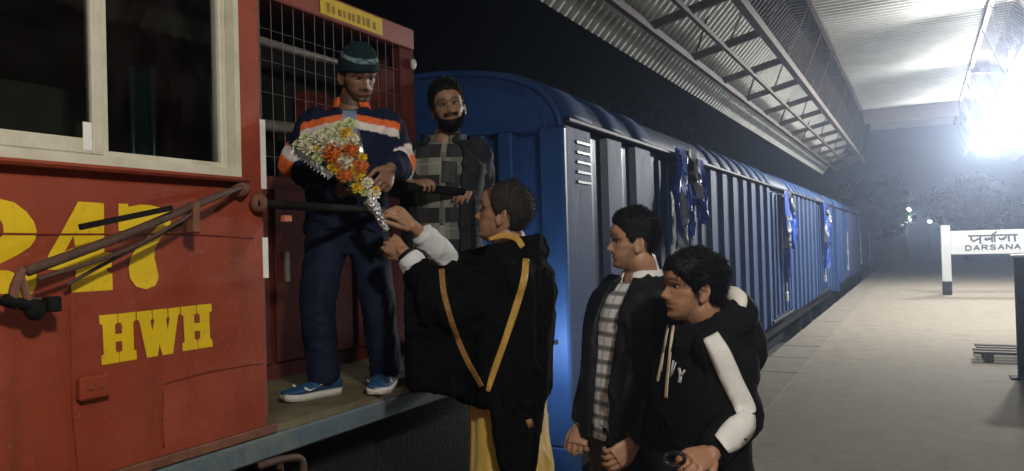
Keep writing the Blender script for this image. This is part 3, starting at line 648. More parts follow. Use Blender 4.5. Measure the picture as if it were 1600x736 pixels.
# ------------------------------------------------------------------ distant lights and trees
def far_pole(px, pys, t, label, s, bright):
    base = P(px, 400, t); base = Vector((base.x, base.y, 0 if base.y < 51 else -1.0))
    o = thing("light_pole", base, label, "light pole", "distant lights")
    tops = [P(px, y, t).z for y in pys]
    MB().tube([base, Vector((base.x + .1, base.y + .1, max(tops) + .3))], [.09, .06], 8).obj("pole", M_steel, o, True)
    for y in pys:
        c = P(px, y, t); MB().ell(c[:], (s, s * .7, s * .8), n=8).obj("lamp_head", emit("far_lamp", (.85, .93, 1), bright), o, True)
        MB().bar((c.x, c.y + .05, c.z + s), (base.x + .1, base.y + .1, c.z + s + .1), .025).obj("bracket", M_steel, o)
    ld = bpy.data.lights.new("far_light", 'POINT'); ld.energy = 900 * s; ld.color = (.85, .93, 1); ld.shadow_soft_size = .2
    lo = bpy.data.objects.new("lamp_light", ld); COL.objects.link(lo); lo.parent = o; c = P(px, pys[-1], t - 1); lo.location = c - base
    return o
far_pole(1417, (329, 343), 60, "twin headed yard light glowing in the haze past the platform end", .30, 25)
far_pole(1453, (346,), 95, "small distant yard light just left of the station sign post", .24, 16)
far_pole(1507, (352,), 110, "faintest distant light above the left end of the name board", .17, 12)

M_leaf = pm("dark_leaf", (.035, .05, .022), .7, var=.4, scale=3, col2=(.06, .075, .03))
M_bark = pm("tree_bark", (.06, .045, .035), .9, var=.3, bump=.5)
def tree(loc, h, r, seed, label):
    rg = np.random.default_rng(seed); L = Vector(loc); t = thing("tree", loc, label, "tree", "dark trees around the yard")
    mb = MB(); top = L + Vector((0, 0, h * .55)); mb.tube([L, L + Vector((.1, .05, h * .3)), top], [.28, .2, .12], 9, 3)
    tips = []
    for i in range(9):
        a = i * 2.4 + seed; e = top + Vector((math.cos(a) * r * .65, math.sin(a) * r * .65, h * (.05 + .33 * rg.random()))); tips.append(e)
        mb.tube([L + Vector((0, 0, h * (.32 + .02 * i))), (L + Vector((0, 0, h * .42)) + e) / 2, e], [.1, .07, .03], 6, 3)
    mb.obj("trunk", M_bark, t, True)
    n = 5200; cl = rg.integers(0, 26, n); cc = rg.normal(size=(26, 3)); cc /= np.linalg.norm(cc, axis=1)[:, None]; cc *= (r * .8 * rg.random((26, 1)) ** .4); cc[:, 2] *= .75
    p = cc[cl] + rg.normal(size=(n, 3)) * r * .17 + np.array([L.x, L.y, L.z + h * .68])
    a = rg.normal(size=(n, 3)); b = rg.normal(size=(n, 3)); a /= np.linalg.norm(a, axis=1)[:, None]; b /= np.linalg.norm(b, axis=1)[:, None]; s = .16 if L.y < 50 else .34
    V = np.stack([p - a * s, p + b * s * .5, p + a * s, p - b * s * .5], 1).reshape(-1, 3); F = [(4 * i, 4 * i + 1, 4 * i + 2, 4 * i + 3) for i in range(n)]
    mobj("crown", V, F, M_leaf, t, smooth=False)
for i, (x, y, h, r, lab) in enumerate(((-11, 17, 7.6, 2.9, "nearest dark tree rising just behind the blue van roof"), (-10, 27, 8.5, 3.2, "dark tree behind the middle of the train"), (-13, 40, 9, 3.4, "dark tree behind the far end of the train"),
                                       (-3.5, 66, 6.5, 3.0, "hazy tree past the platform end left of the twin yard light"), (3.5, 75, 7, 3.4, "hazy tree behind the station sign board"), (10, 70, 7, 3.4, "hazy tree at the far right behind the platform"))):
    tree((x, y, -1.0), h, r, i + 3, lab)

# ------------------------------------------------------------------ people
UP = Vector((0, 0, 1))
def fac(a):       # horizontal facing: 0 = towards the viewer, 90 = towards picture left
    f = Vector((C_F.x, C_F.y, 0)).normalized(); r = Vector((C_R.x, C_R.y, 0)).normalized()
    return (-f * math.cos(R(a)) - r * math.sin(R(a))).normalized()
def tab(pairs, n=220):
    zs = np.linspace(pairs[0][0], pairs[-1][0], n); v = np.interp(zs, [p[0] for p in pairs], [p[1] for p in pairs])
    k = np.ones(9) / 9; vs = np.convolve(np.pad(v, 4, mode='edge'), k, 'valid'); vs[0] = v[0]; vs[-1] = v[-1]
    return lambda z: np.interp(z, zs, vs)
H_front = tab([(0, .050), (.006, .070), (.016, .082), (.030, .077), (.044, .082), (.053, .081), (.061, .085), (.070, .081), (.085, .080), (.10, .080), (.115, .081), (.130, .091), (.15, .0925), (.17, .088), (.19, .074), (.208, .050), (.220, .024), (.228, -.004)])
H_back = tab([(0, .010), (.02, -.015), (.04, -.045), (.06, -.068), (.085, -.086), (.11, -.098), (.14, -.103), (.165, -.099), (.19, -.083), (.208, -.060), (.220, -.036), (.228, -.012)])
H_w = tab([(0, .018), (.008, .028), (.02, .041), (.035, .051), (.05, .057), (.07, .063), (.09, .068), (.11, .0715), (.13, .0745), (.15, .0755), (.17, .073), (.19, .064), (.208, .047), (.220, .026), (.228, .002)])
def head_surface(nz=64, nt=72, face=1.0, wide=1.0):
    z = np.linspace(0, 1, nz); z = .228 * (z ** 1.0); th = np.linspace(0, 2 * np.pi, nt, endpoint=False)
    Z, T = np.meshgrid(z, th, indexing='ij'); s, c = np.sin(T), np.cos(T)
    fr, bk, wd = H_front(Z), H_back(Z), H_w(Z) * wide; yc = bk + .5 * (fr - bk)
    e = 2 / 2.25
    X = wd * np.sign(s) * np.abs(s) ** e; Y = yc + np.where(c > 0, fr - yc, yc - bk) * np.sign(c) * np.abs(c) ** (2 / 2.2)
    if face:
        f = np.clip(c, 0, 1) ** .5; ax = np.abs(X); g = lambda a, w_: np.exp(-(a / w_) ** 2)
        nz_ = np.interp(Z, [.064, .071, .079, .088, .100, .112, .124], [0, .015, .0295, .0245, .0165, .009, .0]); nw = np.interp(Z, [.07, .08, .10, .12], [.013, .011, .0085, .009])
        Y = Y + f * nz_ * g(X, nw) + f * .008 * g(ax - .015, .007) * g(Z - .0755, .007)
        Y = Y - f * .0115 * g(ax - .032, .017) * g(Z - .114, .0105) + f * .004 * g(ax - .030, .02) * g(Z - .1285, .006)
        Y = Y + f * .0045 * g(X, .020) * (g(Z - .0595, .0045) + g(Z - .0465, .005)) - f * .006 * g(X, .023) * g(Z - .0530, .0024)
        Y = Y + f * .004 * g(X, .017) * g(Z - .015, .010) - f * .003 * g(X, .02) * g(Z - .034, .005)
        X = X + np.sign(X) * .004 * g(Z - .093, .012) * g(ax - .055, .02) * (c > 0)
    V = np.stack([X, Y, Z], -1).reshape(-1, 3); F = []
    for i in range(nz - 1):
        for j in range(nt):
            k = (j + 1) % nt; F.append((i * nt + j, i * nt + k, (i + 1) * nt + k, (i + 1) * nt + j))
    F.append(tuple(range(nt - 1, -1, -1))); F.append(tuple((nz - 1) * nt + j for j in range(nt)))
    return V, F, Z.ravel(), T.ravel()
def ear(sx):
    V, F = ellipsoid((0, 0, 0), (.0075, .019, .033), None, 12)
    rim = np.sqrt((V[:, 1] / .019) ** 2 + (V[:, 2] / .033) ** 2)
    V[:, 0] += np.where(V[:, 0] > 0, -.008 * np.clip(1 - rim * 1.25, 0, 1), 0) + .010 * np.clip(-V[:, 1] / .019, -.3, 1)
    V[:, 1] *= np.where(V[:, 2] < 0, 1 + V[:, 2] / .033 * .35, 1)
    V[:, 0] *= sx; V += np.array([sx * .0755, -.012, .094]); V[:, 1] -= (V[:, 2] - .094) * .2
    return V, (F if sx > 0 else [tuple(reversed(f)) for f in F])
def hand(mb, wrist, d, nrm, thumb_side, curl=(.5, .6, .5), size=1.0, spread=.06, thumb=(.6, .3)):
    w = Vector(wrist); d = Vector(d).normalized(); nrm = Vector(nrm); nrm = (nrm - d * nrm.dot(d)).normalized(); s = d.cross(nrm).normalized() * thumb_side; k = size
    P_ = []
    for (a, hw, ht) in ((-.012, .024, .017), (.02, .030, .016), (.06, .040, .0145), (.092, .041, .012)):
        for q in range(14):
            th = 2 * math.pi * q / 14; P_.append((w + d * a * k + s * hw * k * math.copysign(abs(math.cos(th)) ** .7, math.cos(th)) + nrm * ht * k * math.sin(th))[:])
    F = []
    for i in range(3):
        for j in range(14): F.append((i * 14 + j, i * 14 + (j + 1) % 14, (i + 1) * 14 + (j + 1) % 14, (i + 1) * 14 + j))
    F.append(tuple(range(13, -1, -1))); F.append(tuple(42 + j for j in range(14))); mb.add(P_, F)
    for i, (off, L) in enumerate(((.031, .072), (.0105, .081), (-.0105, .075), (-.031, .058))):
        p = w + d * (.086 - .004 * abs(i - 1)) * k + s * off * k; pts = [p - d * .01 * k, p]; ang = 0
        for seg, c_ in zip((.46, .30, .24), curl):
            ang += c_ * (1 + .12 * i); dr = d * math.cos(ang) - nrm * math.sin(ang) + s * spread * (1.5 - i) / 1.5; p = p + dr.normalized() * L * seg * k; pts.append(p)
        mb.tube([q[:] for q in pts], [.0098 * k, .0095 * k, .0090 * k, .0082 * k, .0066 * k], 10, 3)
    p = w + d * .022 * k + s * .024 * k - nrm * .004 * k; a0, a1 = thumb
    d1 = (d * math.cos(a0) + s * math.sin(a0) - nrm * .35).normalized(); d2 = (d * math.cos(a1) + s * math.sin(a1) * .6 - nrm * .5).normalized()
    mb.tube([p[:], (p + d1 * .042 * k)[:], (p + (d1 * .042 + d2 * .030) * k)[:], (p + (d1 * .042 + d2 * .056) * k)[:]], [.0145 * k, .0115 * k, .0102 * k, .0078 * k], 10, 3)
JT = [(0.00, .075, .072), (.035, .125, .088), (.075, .178, .102), (.13, .198, .116), (.25, .200, .128), (.42, .192, .130), (.62, .182, .126), (.82, .186, .128), (1.0, .196, .132)]
def JS(S, k=1.0): return [(f, hw * S.get('bulk', 1.0) * k, hd * S.get('bulk', 1.0) * k) for f, hw, hd in JT]
def rings(neck, pelvis, fwd, table, grow=0.0, bend=.03, ftop=None):
    right = fwd.cross(UP).normalized(); out = []
    for (f, hw, hd) in table:
        c = neck.lerp(pelvis, f) + fwd * (bend * math.sin(math.pi * min(f, 1)) - .005)
        out.append((c, right, fwd, hw + grow, hd + grow))
    return out
def loft(rg, n=56, th0=0.0, th1=2 * math.pi, closed=True, p=2.35, dense=3):
    A = np.array([[*c, *r, *f, hw, hd] for (c, r, f, hw, hd) in rg]); A = catmull(A, dense); m = len(A)
    th = np.linspace(th0, th1, n, endpoint=not closed); s, c = np.sin(th), np.cos(th); e = 2 / p
    sx = np.sign(s) * np.abs(s) ** e; cy = np.sign(c) * np.abs(c) ** e
    V = (A[:, None, 0:3] + A[:, None, 3:6] * (sx[None, :, None] * A[:, None, 9:10]) + A[:, None, 6:9] * (cy[None, :, None] * A[:, None, 10:11]))
    return V, th        # m x n x 3
def grid_faces(m, n, wrap):
    F = []
    for i in range(m - 1):
        for j in range(n if wrap else n - 1):
            k = (j + 1) % n; F.append((i * n + j, (i + 1) * n + j, (i + 1) * n + k, i * n + k))
    return F
def closed_loft(rg, n=56, p=2.35):
    V, th = loft(rg, n, p=p); m = V.shape[0]; F = grid_faces(m, n, True); F.append(tuple(range(n))); F.append(tuple((m - 1) * n + j for j in range(n - 1, -1, -1)))
    return V.reshape(-1, 3), F
def shell(rg_out, rg_in, op0, op1, n=60):
    """open-fronted garment: outer and inner skins joined along the edges"""
    Vo, th = loft(rg_out, n, op0, 2 * math.pi - op1, False); Vi, _ = loft(rg_in, n, op0, 2 * math.pi - op1, False); m = Vo.shape[0]; N = m * n
    V = np.vstack([Vo.reshape(-1, 3), Vi.reshape(-1, 3)]); F = grid_faces(m, n, False) + [tuple(i + N for i in reversed(f)) for f in grid_faces(m, n, False)]
    for i in range(m - 1): F.append((i * n, N + i * n, N + (i + 1) * n, (i + 1) * n)); F.append((i * n + n - 1, (i + 1) * n + n - 1, N + (i + 1) * n + n - 1, N + i * n + n - 1))
    for j in range(n - 1): F.append((j, j + 1, N + j + 1, N + j)); F.append(((m - 1) * n + j, N + (m - 1) * n + j, N + (m - 1) * n + j + 1, (m - 1) * n + j + 1))
    return V, F
def wrinkle(me, amp, scale=(9, 9, 5), seed=0, fine=.35):
    V = get_v(me); N = get_n(me); s = np.array(scale)
    w0 = vnoise(V * s * .4, seed + 9)[:, None] * .8
    a = vnoise(V * s + w0 * 2, seed); b = vnoise(V * s * 2.3 + w0 * 3, seed + 1)
    rd = np.clip(1 - np.abs(a) * 1.6, 0, 1) ** 2.2; rd2 = np.clip(1 - np.abs(vnoise(V * s * np.array([1.9, 1.9, 1.4]) + w0 * 4, seed + 4)) * 1.8, 0, 1) ** 2.5; d = amp * (rd * 1.1 - .35 + rd2 * .6 + fine * .6 * b); set_v(me, V + N * d[:, None])
def seg_dist(V, a, b):
    a = np.array(list(a)); b = np.array(list(b)); ab = b - a; t = np.clip(((V - a) @ ab) / (ab @ ab), 0, 1); q = a + t[:, None] * ab; r = V - q
    return np.linalg.norm(r, axis=1), t, r
def decal(name, path, widths, bvh, m, parent, lift=.006, n=40):
    """narrow band of cloth or print laid on a garment: follows the surface it is sewn to"""
    pts = catmull([(x, y, w_) for (x, y), w_ in zip(path, widths)], 8); V = []; last = None
    for i in range(len(pts)):
        a = pts[max(i - 1, 0)]; b = pts[min(i + 1, len(pts) - 1)]; tx, ty = b[0] - a[0], b[1] - a[1]; l = math.hypot(tx, ty) + 1e-9; nx, ny = -ty / l, tx / l
        for k in (-.5, -.25, 0, .25, .5):
            px, py = pts[i][0] + nx * pts[i][2] * k, pts[i][1] + ny * pts[i][2] * k; d = ray(px, py).normalized(); h = bvh.ray_cast(C_O, d)
            if h[0] is not None and (last is None or abs(h[3] - last) < .25): last = h[3]
            V.append((C_O + d * ((last or 3.0) - lift))[:])
    F = []
    for i in range(len(pts) - 1):
        for k in range(4): F.append((i * 5 + k, i * 5 + k + 1, i * 5 + k + 6, i * 5 + k + 5))
    o = mobj(name, V, F, m, parent); s = o.modifiers.new("t", 'SOLIDIFY'); s.thickness = .0015; s.offset = 0; return o

M_skin = pm("skin", (.3, .16, .1), .5, vcol=True, var=.10, scale=25, bump=.08, bscale=180, spec=.4)
M_hair = pm("black_hair", (.0045, .0038, .0035), .55, var=.4, scale=120, bump=.5, bscale=220, spec=.28)
M_hairg = pm("greying_hair", (.012, .010, .009), .8, var=.5, scale=90, bump=.5, bscale=220, col2=(.024, .021, .020))
M_eyew = pm("eye_white", (.22, .19, .17), .25, var=.05); M_iris = pm("eye_iris", (.012, .007, .005), .15)
M_cloth = pm("cloth_vertex_colour", (.5, .5, .5), .85, vcol=True, var=.18, scale=30, bump=.35, bscale=240, spec=.15)
M_leather = pm("black_jacket_cloth", (.006, .006, .007), .62, var=.3, scale=20, bump=.25, bscale=120, spec=.35)
HL = lambda T, tabl: np.interp(np.degrees(np.minimum(T, 2 * np.pi - T)), [a for a, b in tabl], [b for a, b in tabl])
HAIRLINE = [(0, .180), (25, .178), (45, .168), (60, .140), (72, .100), (84, .098), (92, .122), (108, .112), (125, .070), (150, .045), (180, .042)]
BEARD = [(0, .040), (20, .046), (40, .052), (60, .060), (72, .085), (84, .100), (92, .03), (120, -.1), (180, -.1)]

def xf(V, M): return np.asarray(V) @ np.array(M.to_3x3()).T + np.array(list(M.translation))
def hair_shell(HM, mask_fn, thick_fn, seed, nz=64, nt=72, strands=0, slen=.016, comb=(0, -.4, .3), wide=1.0, rnd=.35):
    V, F, Z, T = head_surface(nz, nt, 0, wide); c = np.array([0, -.005, .11]); N = V - c; N /= np.linalg.norm(N, axis=1)[:, None]
    m = mask_fn(Z, T, V); nn = vnoise(V * 95, seed); th = thick_fn(Z, T, V) * (1 + .22 * nn + .18 * vnoise(V * 40, seed + 3))
    Vo = V + N * (np.where(m > 0, th * np.sqrt(np.clip(m, 0, 1)), 0) - .006 * (m < .03))[:, None]
    mb = MB(); mb.add(xf(Vo, HM), F)
    if strands:
        rg = np.random.default_rng(seed); idx = np.flatnonzero(m > .12); pick = rg.choice(idx, strands); M3 = np.array(HM.to_3x3())
        p = Vo[pick] + rg.normal(size=(strands, 3)) * .002; d = N[pick] * (.55 if rnd > .3 else .22) + np.array(comb) + rg.normal(size=(strands, 3)) * rnd; d /= np.linalg.norm(d, axis=1)[:, None]
        s = np.cross(d, rg.normal(size=(strands, 3))); s /= np.linalg.norm(s, axis=1)[:, None]; L = (slen * (.5 + rg.random(strands)))[:, None]
        A = np.stack([p - s * .0007 - N[pick] * .003, p + s * .0007 - N[pick] * .003, p + d * L * .6 + N[pick] * .001, p + d * L], 1).reshape(-1, 3)
        mb.add(xf(A, HM), [q for i in range(strands) for q in ((4 * i, 4 * i + 1, 4 * i + 2), (4 * i, 4 * i + 2, 4 * i + 3))])
    return mb.arr()

def head_matrix(centre, a, pitch=0, roll=0, hs=1.0):
    f = fac(a); r = f.cross(UP).normalized(); q = Matrix.Rotation(R(-pitch), 3, r); f = q @ f; u = q @ UP
    q = Matrix.Rotation(R(roll), 3, f); r = q @ r; u = q @ u
    M = Matrix(((r.x * hs, f.x * hs, u.x * hs, 0), (r.y * hs, f.y * hs, u.y * hs, 0), (r.z * hs, f.z * hs, u.z * hs, 0), (0, 0, 0, 1)))
    M.translation = centre - u * .115 * hs; return M

def build_person(label, S):
    base = Vector((S['pelvis'].x, S['pelvis'].y, S.get('floor', 0.0))); t = thing("person", base, label, "person")
    fwd = fac(S['torso']); right = fwd.cross(UP).normalized(); neck, pel = S['neck'], S['pelvis']; hs = S.get('hs', 1.0)
    HM = head_matrix(S['head'], S['look'][0], S['look'][1], S['look'][2], hs); S['HM'] = HM; up = (HM.to_3x3() @ UP).normalized(); hf = (HM.to_3x3() @ Vector((0, 1, 0))).normalized()
    mb = MB(); V, F, Z, T = head_surface(64, 72, 1.0, S.get('wide', 1.0)); mb.add(xf(V, HM), F)
    for sx in (-1, 1): V, F = ear(sx); mb.add(xf(V, HM), F)
    nb = HM @ Vector((0, -.022, .045)); nk = .056 * S.get('neckw', 1.0)
    mb.tube([(HM @ Vector((0, -.02, .085)))[:], nb[:], (nb.lerp(neck, .6))[:], (neck - UP * .06)[:]], [.045, nk, nk * 1.04, nk * 1.35], 18, 4)
    V, F = closed_loft(rings(neck, pel, fwd, [(f, max(hw - .045, .05), max(hd - .04, .045)) for f, hw, hd in JS(S)])); mb.add(V, F)
    sh = {}
    for k, sg in (('R', 1), ('L', -1)):
        arm = S['arm' + k]; s0 = arm.get('shoulder') or (neck - UP * .075 + right * sg * .165 * S.get('bulk', 1.0)); sh[k] = (s0, arm['elbow'], arm['wrist'])
        mb.tube([s0[:], arm['elbow'][:], arm['wrist'][:], (arm['wrist'] + Vector(arm['hd']).normalized() * .012)[:]], [.046, .036, .026, .025], 12, 5)
        h = arm; hand(mb, h['wrist'], h['hd'], h['hn'], h.get('ts', 1), h.get('curl', (.4, .5, .4)), h.get('hsz', 1.0), h.get('spread', .06), h.get('thumb', (.7, .3)))
        leg = S['leg' + k]; hip = pel + right * sg * .085 - UP * .02; leg['hip'] = hip
        mb.tube([hip[:], leg['knee'][:], leg['ankle'][:], (leg['ankle'] - UP * .03)[:]], [.07, .05, .038, .036], 12, 5)
    S['sh'] = sh; V, F = mb.arr(); me = remesh(V, F, S.get('vox', .0040), 1); V = get_v(me)
    # skin colours: lips, brows, shaved areas
    q = (V - np.array(list(HM.translation))) @ np.array(HM.to_3x3().inverted()).T; x, y, z = q[:, 0], q[:, 1], q[:, 2]; inh = (np.abs(x) < .1) & (y > -.12) & (y < .125) & (z > -.01) & (z < .24)
    sk = np.array(S['skin']); Cc = np.tile(sk, (len(V), 1)); g = lambda a, w_: np.exp(-(a / w_) ** 2)
    lips = inh * (y > .06) * g(x, .019) * np.clip(g(z - .0595, .0055) + g(z - .0465, .0055), 0, 1); Cc = Cc * (1 - lips[:, None] * .5) + lips[:, None] * .5 * sk * np.array([.75, .42, .42])
    ax = np.abs(x); arch = .1345 + .004 * np.sin(np.clip((ax - .012) / .045, 0, 1) * math.pi) - .004 * np.clip((ax - .04) / .02, 0, 1)
    br = inh * (y > .045) * (sstep(.009, .014, ax) * (1 - sstep(.050, .058, ax))) * g(z - arch, .0048); Cc *= (1 - .86 * br)[:, None]
    ey = inh * (y > .05) * g(ax - .032, .018) * g(z - .114, .008); Cc *= (1 - .35 * ey)[:, None]
    ang = np.degrees(np.abs(np.arctan2(x, y + .0))); st = S.get('stubble', .25)
    bl = np.interp(ang, [a for a, b in BEARD], [b for a, b in BEARD]); ms = g(z - .0665, .005) * (np.abs(x) < .03) * (y > .06)
    sm = np.clip(inh * (sstep(.006, -.006, z - bl) + ms * 1.2), 0, 1); Cc *= (1 - st * sm)[:, None]
    hl = np.interp(ang, [a for a, b in HAIRLINE], [b for a, b in HAIRLINE])
    Cc *= (1 - S.get('scalp', .85) * inh * sstep(-.002, .01, z - hl) * (ax < .079))[:, None]
    Cc *= (1 + .10 * vnoise(V * 60, 5))[:, None]
    set_cols(me, Cc); set_v(me, V - np.array(list(base))); link("body", me, M_skin, t)
    for sx in (-1, 1):
        e = HM @ Vector((sx * .0315, .0578, .1135)); V, F = ellipsoid((0, 0, 0), (.0125 * hs,) * 3, None, 10); o = mobj("eye", V + np.array(list(e)), F, M_eyew, t)
        i = HM @ Vector((sx * .0315 + S.get('gaze', 0) * .004, .0668, .1130)); V, F = ellipsoid((0, 0, 0), (.0060 * hs, .0042 * hs, .0060 * hs), HM.to_3x3().normalized(), 8); mobj("iris", V + np.array(list(i)), F, M_iris, o)
    return t
def sleeves(mb, S, r=(.078, .066, .050), cuff=.0, stop=1.0):
    for k in 'RL':
        s0, e, w_ = S['sh'][k]; w2 = e.lerp(w_, stop); ins = s0 + (S['neck'] - s0) * .25 - UP * .03
        mb.tube([ins[:], s0[:], s0.lerp(e, .55)[:], e[:], e.lerp(w2, .5)[:], w2[:]], [r[0] * .9, r[0], (r[0] + r[1]) / 2, r[1] * 1.03, (r[1] + r[2]) / 2, r[2]], 18, 5)
def trousers(t, S, m, r=(.098, .075, .062), name="trousers", seed=3, amp=.007, col=None):
    fwd = fac(S['torso']); mb = MB(); pel = S['pelvis']
    V, F = closed_loft(rings(pel + UP * .10, pel - UP * .13, fwd, [(0, .165, .115), (.3, .178, .125), (.7, .182, .128), (1.0, .150, .11)], 0, 0), 40); mb.add(V, F)
    for k in 'RL':
        l = S['leg' + k]; end = l['ankle'] - UP * .02
        mb.tube([(l['hip'] + UP * .03)[:], l['hip'].lerp(l['knee'], .5)[:], l['knee'][:], l['knee'].lerp(end, .5)[:], end[:]], [r[0], r[0] * .93, r[1], r[2] * 1.05, r[2]], 18, 5)
    me = remesh(*mb.arr(), .009, 3); wrinkle(me, amp, (10, 10, 7), seed); set_v(me, get_v(me) - np.array(list(org(t)))); return link(name, me, m, t)
def shoe(t, ankle, d, floor, m, ms, mark=None, parent_name="shoe", L=.275):
    d = Vector((d[0], d[1], 0)).normalized(); s = d.cross(UP); a = Vector((ankle.x, ankle.y, floor)); sec = [(-.075, .026, .075, .0), (-.06, .036, .092, 0), (-.02, .040, .105, 0), (.03, .043, .090, 0), (.08, .047, .068, 0), (.13, .050, .055, .0), (.17, .044, .046, .004), (.195, .026, .034, .008)]
    def mk(zl, top):
        V = []; n = 16
        for (u, hw, ht, lf) in sec:
            for j in range(n):
                th = 2 * math.pi * j / n; cx = math.copysign(abs(math.cos(th)) ** .8, math.cos(th)); sz = math.sin(th)
                if top: z = .022 + lf + (ht - .022) * max(0, .5 + .5 * sz) ** .7; w_ = hw * (1 - .28 * max(0, sz) ** 2)
                else: z = (.001 + lf) if sz < 0 else .030 + lf; w_ = hw * 1.05
                V.append((a + d * u * (L / .275) + s * w_ * cx + UP * z)[:])
        m_ = len(sec); F = grid_faces(m_, n, True); F.append(tuple(range(n))); F.append(tuple((m_ - 1) * n + j for j in range(n - 1, -1, -1))); return V, F
    o = mobj("shoe", *mk(0, True), m, t); mobj("sole", *mk(0, False), ms, o)
    if mark:
        for sg in (-1, 1):
            pts = [(.02, .05), (.045, .036), (.08, .045), (.12, .062)]; V = []
            for i, (u, z) in enumerate(pts): 
                hw = .052; V += [(a + d * (.14 - u) + s * sg * hw + UP * (z + .014 - .003 * i))[:], (a + d * (.14 - u) + s * sg * hw + UP * (z + (.002 + .003 * i)))[:]]
            mobj("tick_mark", V, [(2 * i, 2 * i + 1, 2 * i + 3, 2 * i + 2) for i in range(3)], mark, o, smooth=False)
    return o
def stand_legs(S, floor, spread=.11, a=None):
    f = fac(S['torso']); r = f.cross(UP)
    for k, sg in (('R', 1), ('L', -1)):
        an = Vector((S['pelvis'].x, S['pelvis'].y, floor + .085)) + r * sg * spread - f * .03; kn = S['pelvis'].lerp(an, .5) + r * sg * .01 + f * .035; S['leg' + k] = dict(knee=kn, ankle=an)
def local(me, t): set_v(me, get_v(me) - np.array(list(org(t)))); return me
def collar(mb, S, c, r1, r2, h, op=.6, tilt=.02, lean=None, thick=.008):
    fwd = fac(S['torso']); rg0 = [(c, fwd.cross(UP), fwd, r1 * 1.05, r1), (c + UP * h * .6 + fwd * tilt * .2, fwd.cross(UP), fwd, (r1 + r2) / 2, (r1 + r2) / 2 * .96), (c + UP * h - fwd * tilt * .3, fwd.cross(UP), fwd, r2, r2 * .95)]
    rg1 = [(c_, a, b, hw - thick, hd - thick) for c_, a, b, hw, hd in rg0]; V, F = shell(rg0, rg1, op, op, 40); mb.add(V, F)
def shirt(t, S, m, name, grow=-.02, table=None, upto=9, th=(-1.75, 1.75)):
    rg = rings(S['neck'], S['pelvis'], fac(S['torso']), JS(S)[1:], grow); V, ths = loft(rg, 60, th[0], th[1], False); mm, n = V.shape[:2]
    # cloth coordinates in metres: around the body and down it
    u = np.cumsum(np.linalg.norm(np.diff(V, axis=1), axis=2), axis=1); u = np.hstack([np.zeros((mm, 1)), u]); u -= u[:, n // 2:n // 2 + 1]
    v = np.cumsum(np.linalg.norm(np.diff(V[:, n // 2], axis=0), axis=1)); v = np.concatenate([[0], v]); UV = np.stack([u, np.repeat(v[:, None], n, 1)], -1).reshape(-1, 2)
    X = V.reshape(-1, 3); f = np.array(list(fac(S['torso']))); X = X + (vnoise(X * np.array([14, 14, 7]), 4) * .007 + vnoise(X * 30, 8) * .0025)[:, None] * f
    o = mobj(name, X, grid_faces(mm, n, False), m, t, uv=UV + 1.0); s = o.modifiers.new("thickness", 'SOLIDIFY'); s.thickness = .004; return o

SK1, SK2, SK3, SK4, SK5 = (.22, .115, .07), (.30, .165, .10), (.36, .20, .12), (.40, .22, .135), (.34, .175, .105)
# ---- 1: man in the knit cap on the walkway
S = dict(bulk=.93, floor=z_floor, torso=-8, look=(-36, 26, 6), head=P(560, 116, 3.42), neck=P(548, 172, 3.46), pelvis=P(543, 352, 3.5), skin=SK1, stubble=.62, scalp=.9)
S['armR'] = dict(elbow=P(462, 258, 3.46), wrist=P(528, 298, 3.22), hd=P(585, 300, 3.12) - P(528, 298, 3.22), hn=UP * -1 + C_R * .3 - C_F * .4, ts=-1, curl=(.5, .6, .5))
S['armL'] = dict(elbow=P(626, 256, 3.5), wrist=P(611, 262, 3.26), hd=P(586, 318, 3.13) - P(611, 262, 3.26), hn=C_R * .8 - C_F * .7 + UP * .2, ts=1, curl=(.55, .8, .6))
S['legR'] = dict(knee=P(496, 475, 3.34), ankle=PZ(506, 588, z_floor + .085)); S['legL'] = dict(knee=P(590, 470, 3.42), ankle=PZ(603, 577, z_floor + .085))
t = build_person("man in dark knit cap and orange striped navy track jacket on the locomotive walkway", S); p1 = t; HM = S['HM']
V, F = hair_shell(HM, lambda Z, T, V: sstep(-.004, .004, Z - HL(T, [(0, .148), (60, .140), (90, .118), (140, .085), (180, .08)])), lambda Z, T, V: .013 + .016 * sstep(.17, .228, Z), 2)
mm = make_mesh("knit_cap", V, F, off=org(t)); q = (V - np.array(list(HM.translation))) @ np.array(HM.to_3x3().inverted()).T; zz = q[:, 2] + q[:, 1] * .04
bnd = np.abs(zz - .197) < .0085; wob = np.abs(zz - .197 - .004 * np.sin(q[:, 0] * 90)) < .0028
set_cols(mm, np.where((bnd & ~(wob & (np.abs(q[:, 0]) < .05)))[:, None], (.18, .27, .29), (.008, .023, .029))); link("knit_cap", mm, M_cloth, t)
mb = MB(); V, F = closed_loft(rings(S['neck'] - UP * .01, S['pelvis'] - UP * .03, fac(S['torso']), JS(S), .012)); mb.add(V, F); sleeves(mb, S, (.082, .07, .05)); collar(mb, S, S['neck'] - UP * .035, .088, .078, .085, .5, thick=.012)
me = remesh(*mb.arr(), .0075, 4); wrinkle(me, .009, (10, 10, 8), 11); V = get_v(me); fw = np.array(list(fac(S['torso']))); rt = np.array(list(fac(S['torso']).cross(UP)))
cz = (V - np.array(list(S['neck']))); h = cz[:, 2]; xr = cz @ rt; yf = cz @ fw; Cc = np.tile(np.array([.010, .015, .040]), (len(V), 1))
dR, tR, rR = seg_dist(V, *S['sh']['R'][:2]); dL, tL, rL = seg_dist(V, *S['sh']['L'][:2]); onarm = (np.minimum(dR, dL) < .10) & (np.abs(xr) > .17)
hh = h + .18 * np.abs(xr)      # chevron stripe across the chest
fr = (yf > -.02) & (np.abs(xr) < .215) & (np.abs(xr) > .030)
Cc[fr & (hh > -.062) & (hh < -.030)] = (.72, .15, .04); Cc[fr & (hh > -.097) & (hh <= -.062)] = (.72, .66, .62)
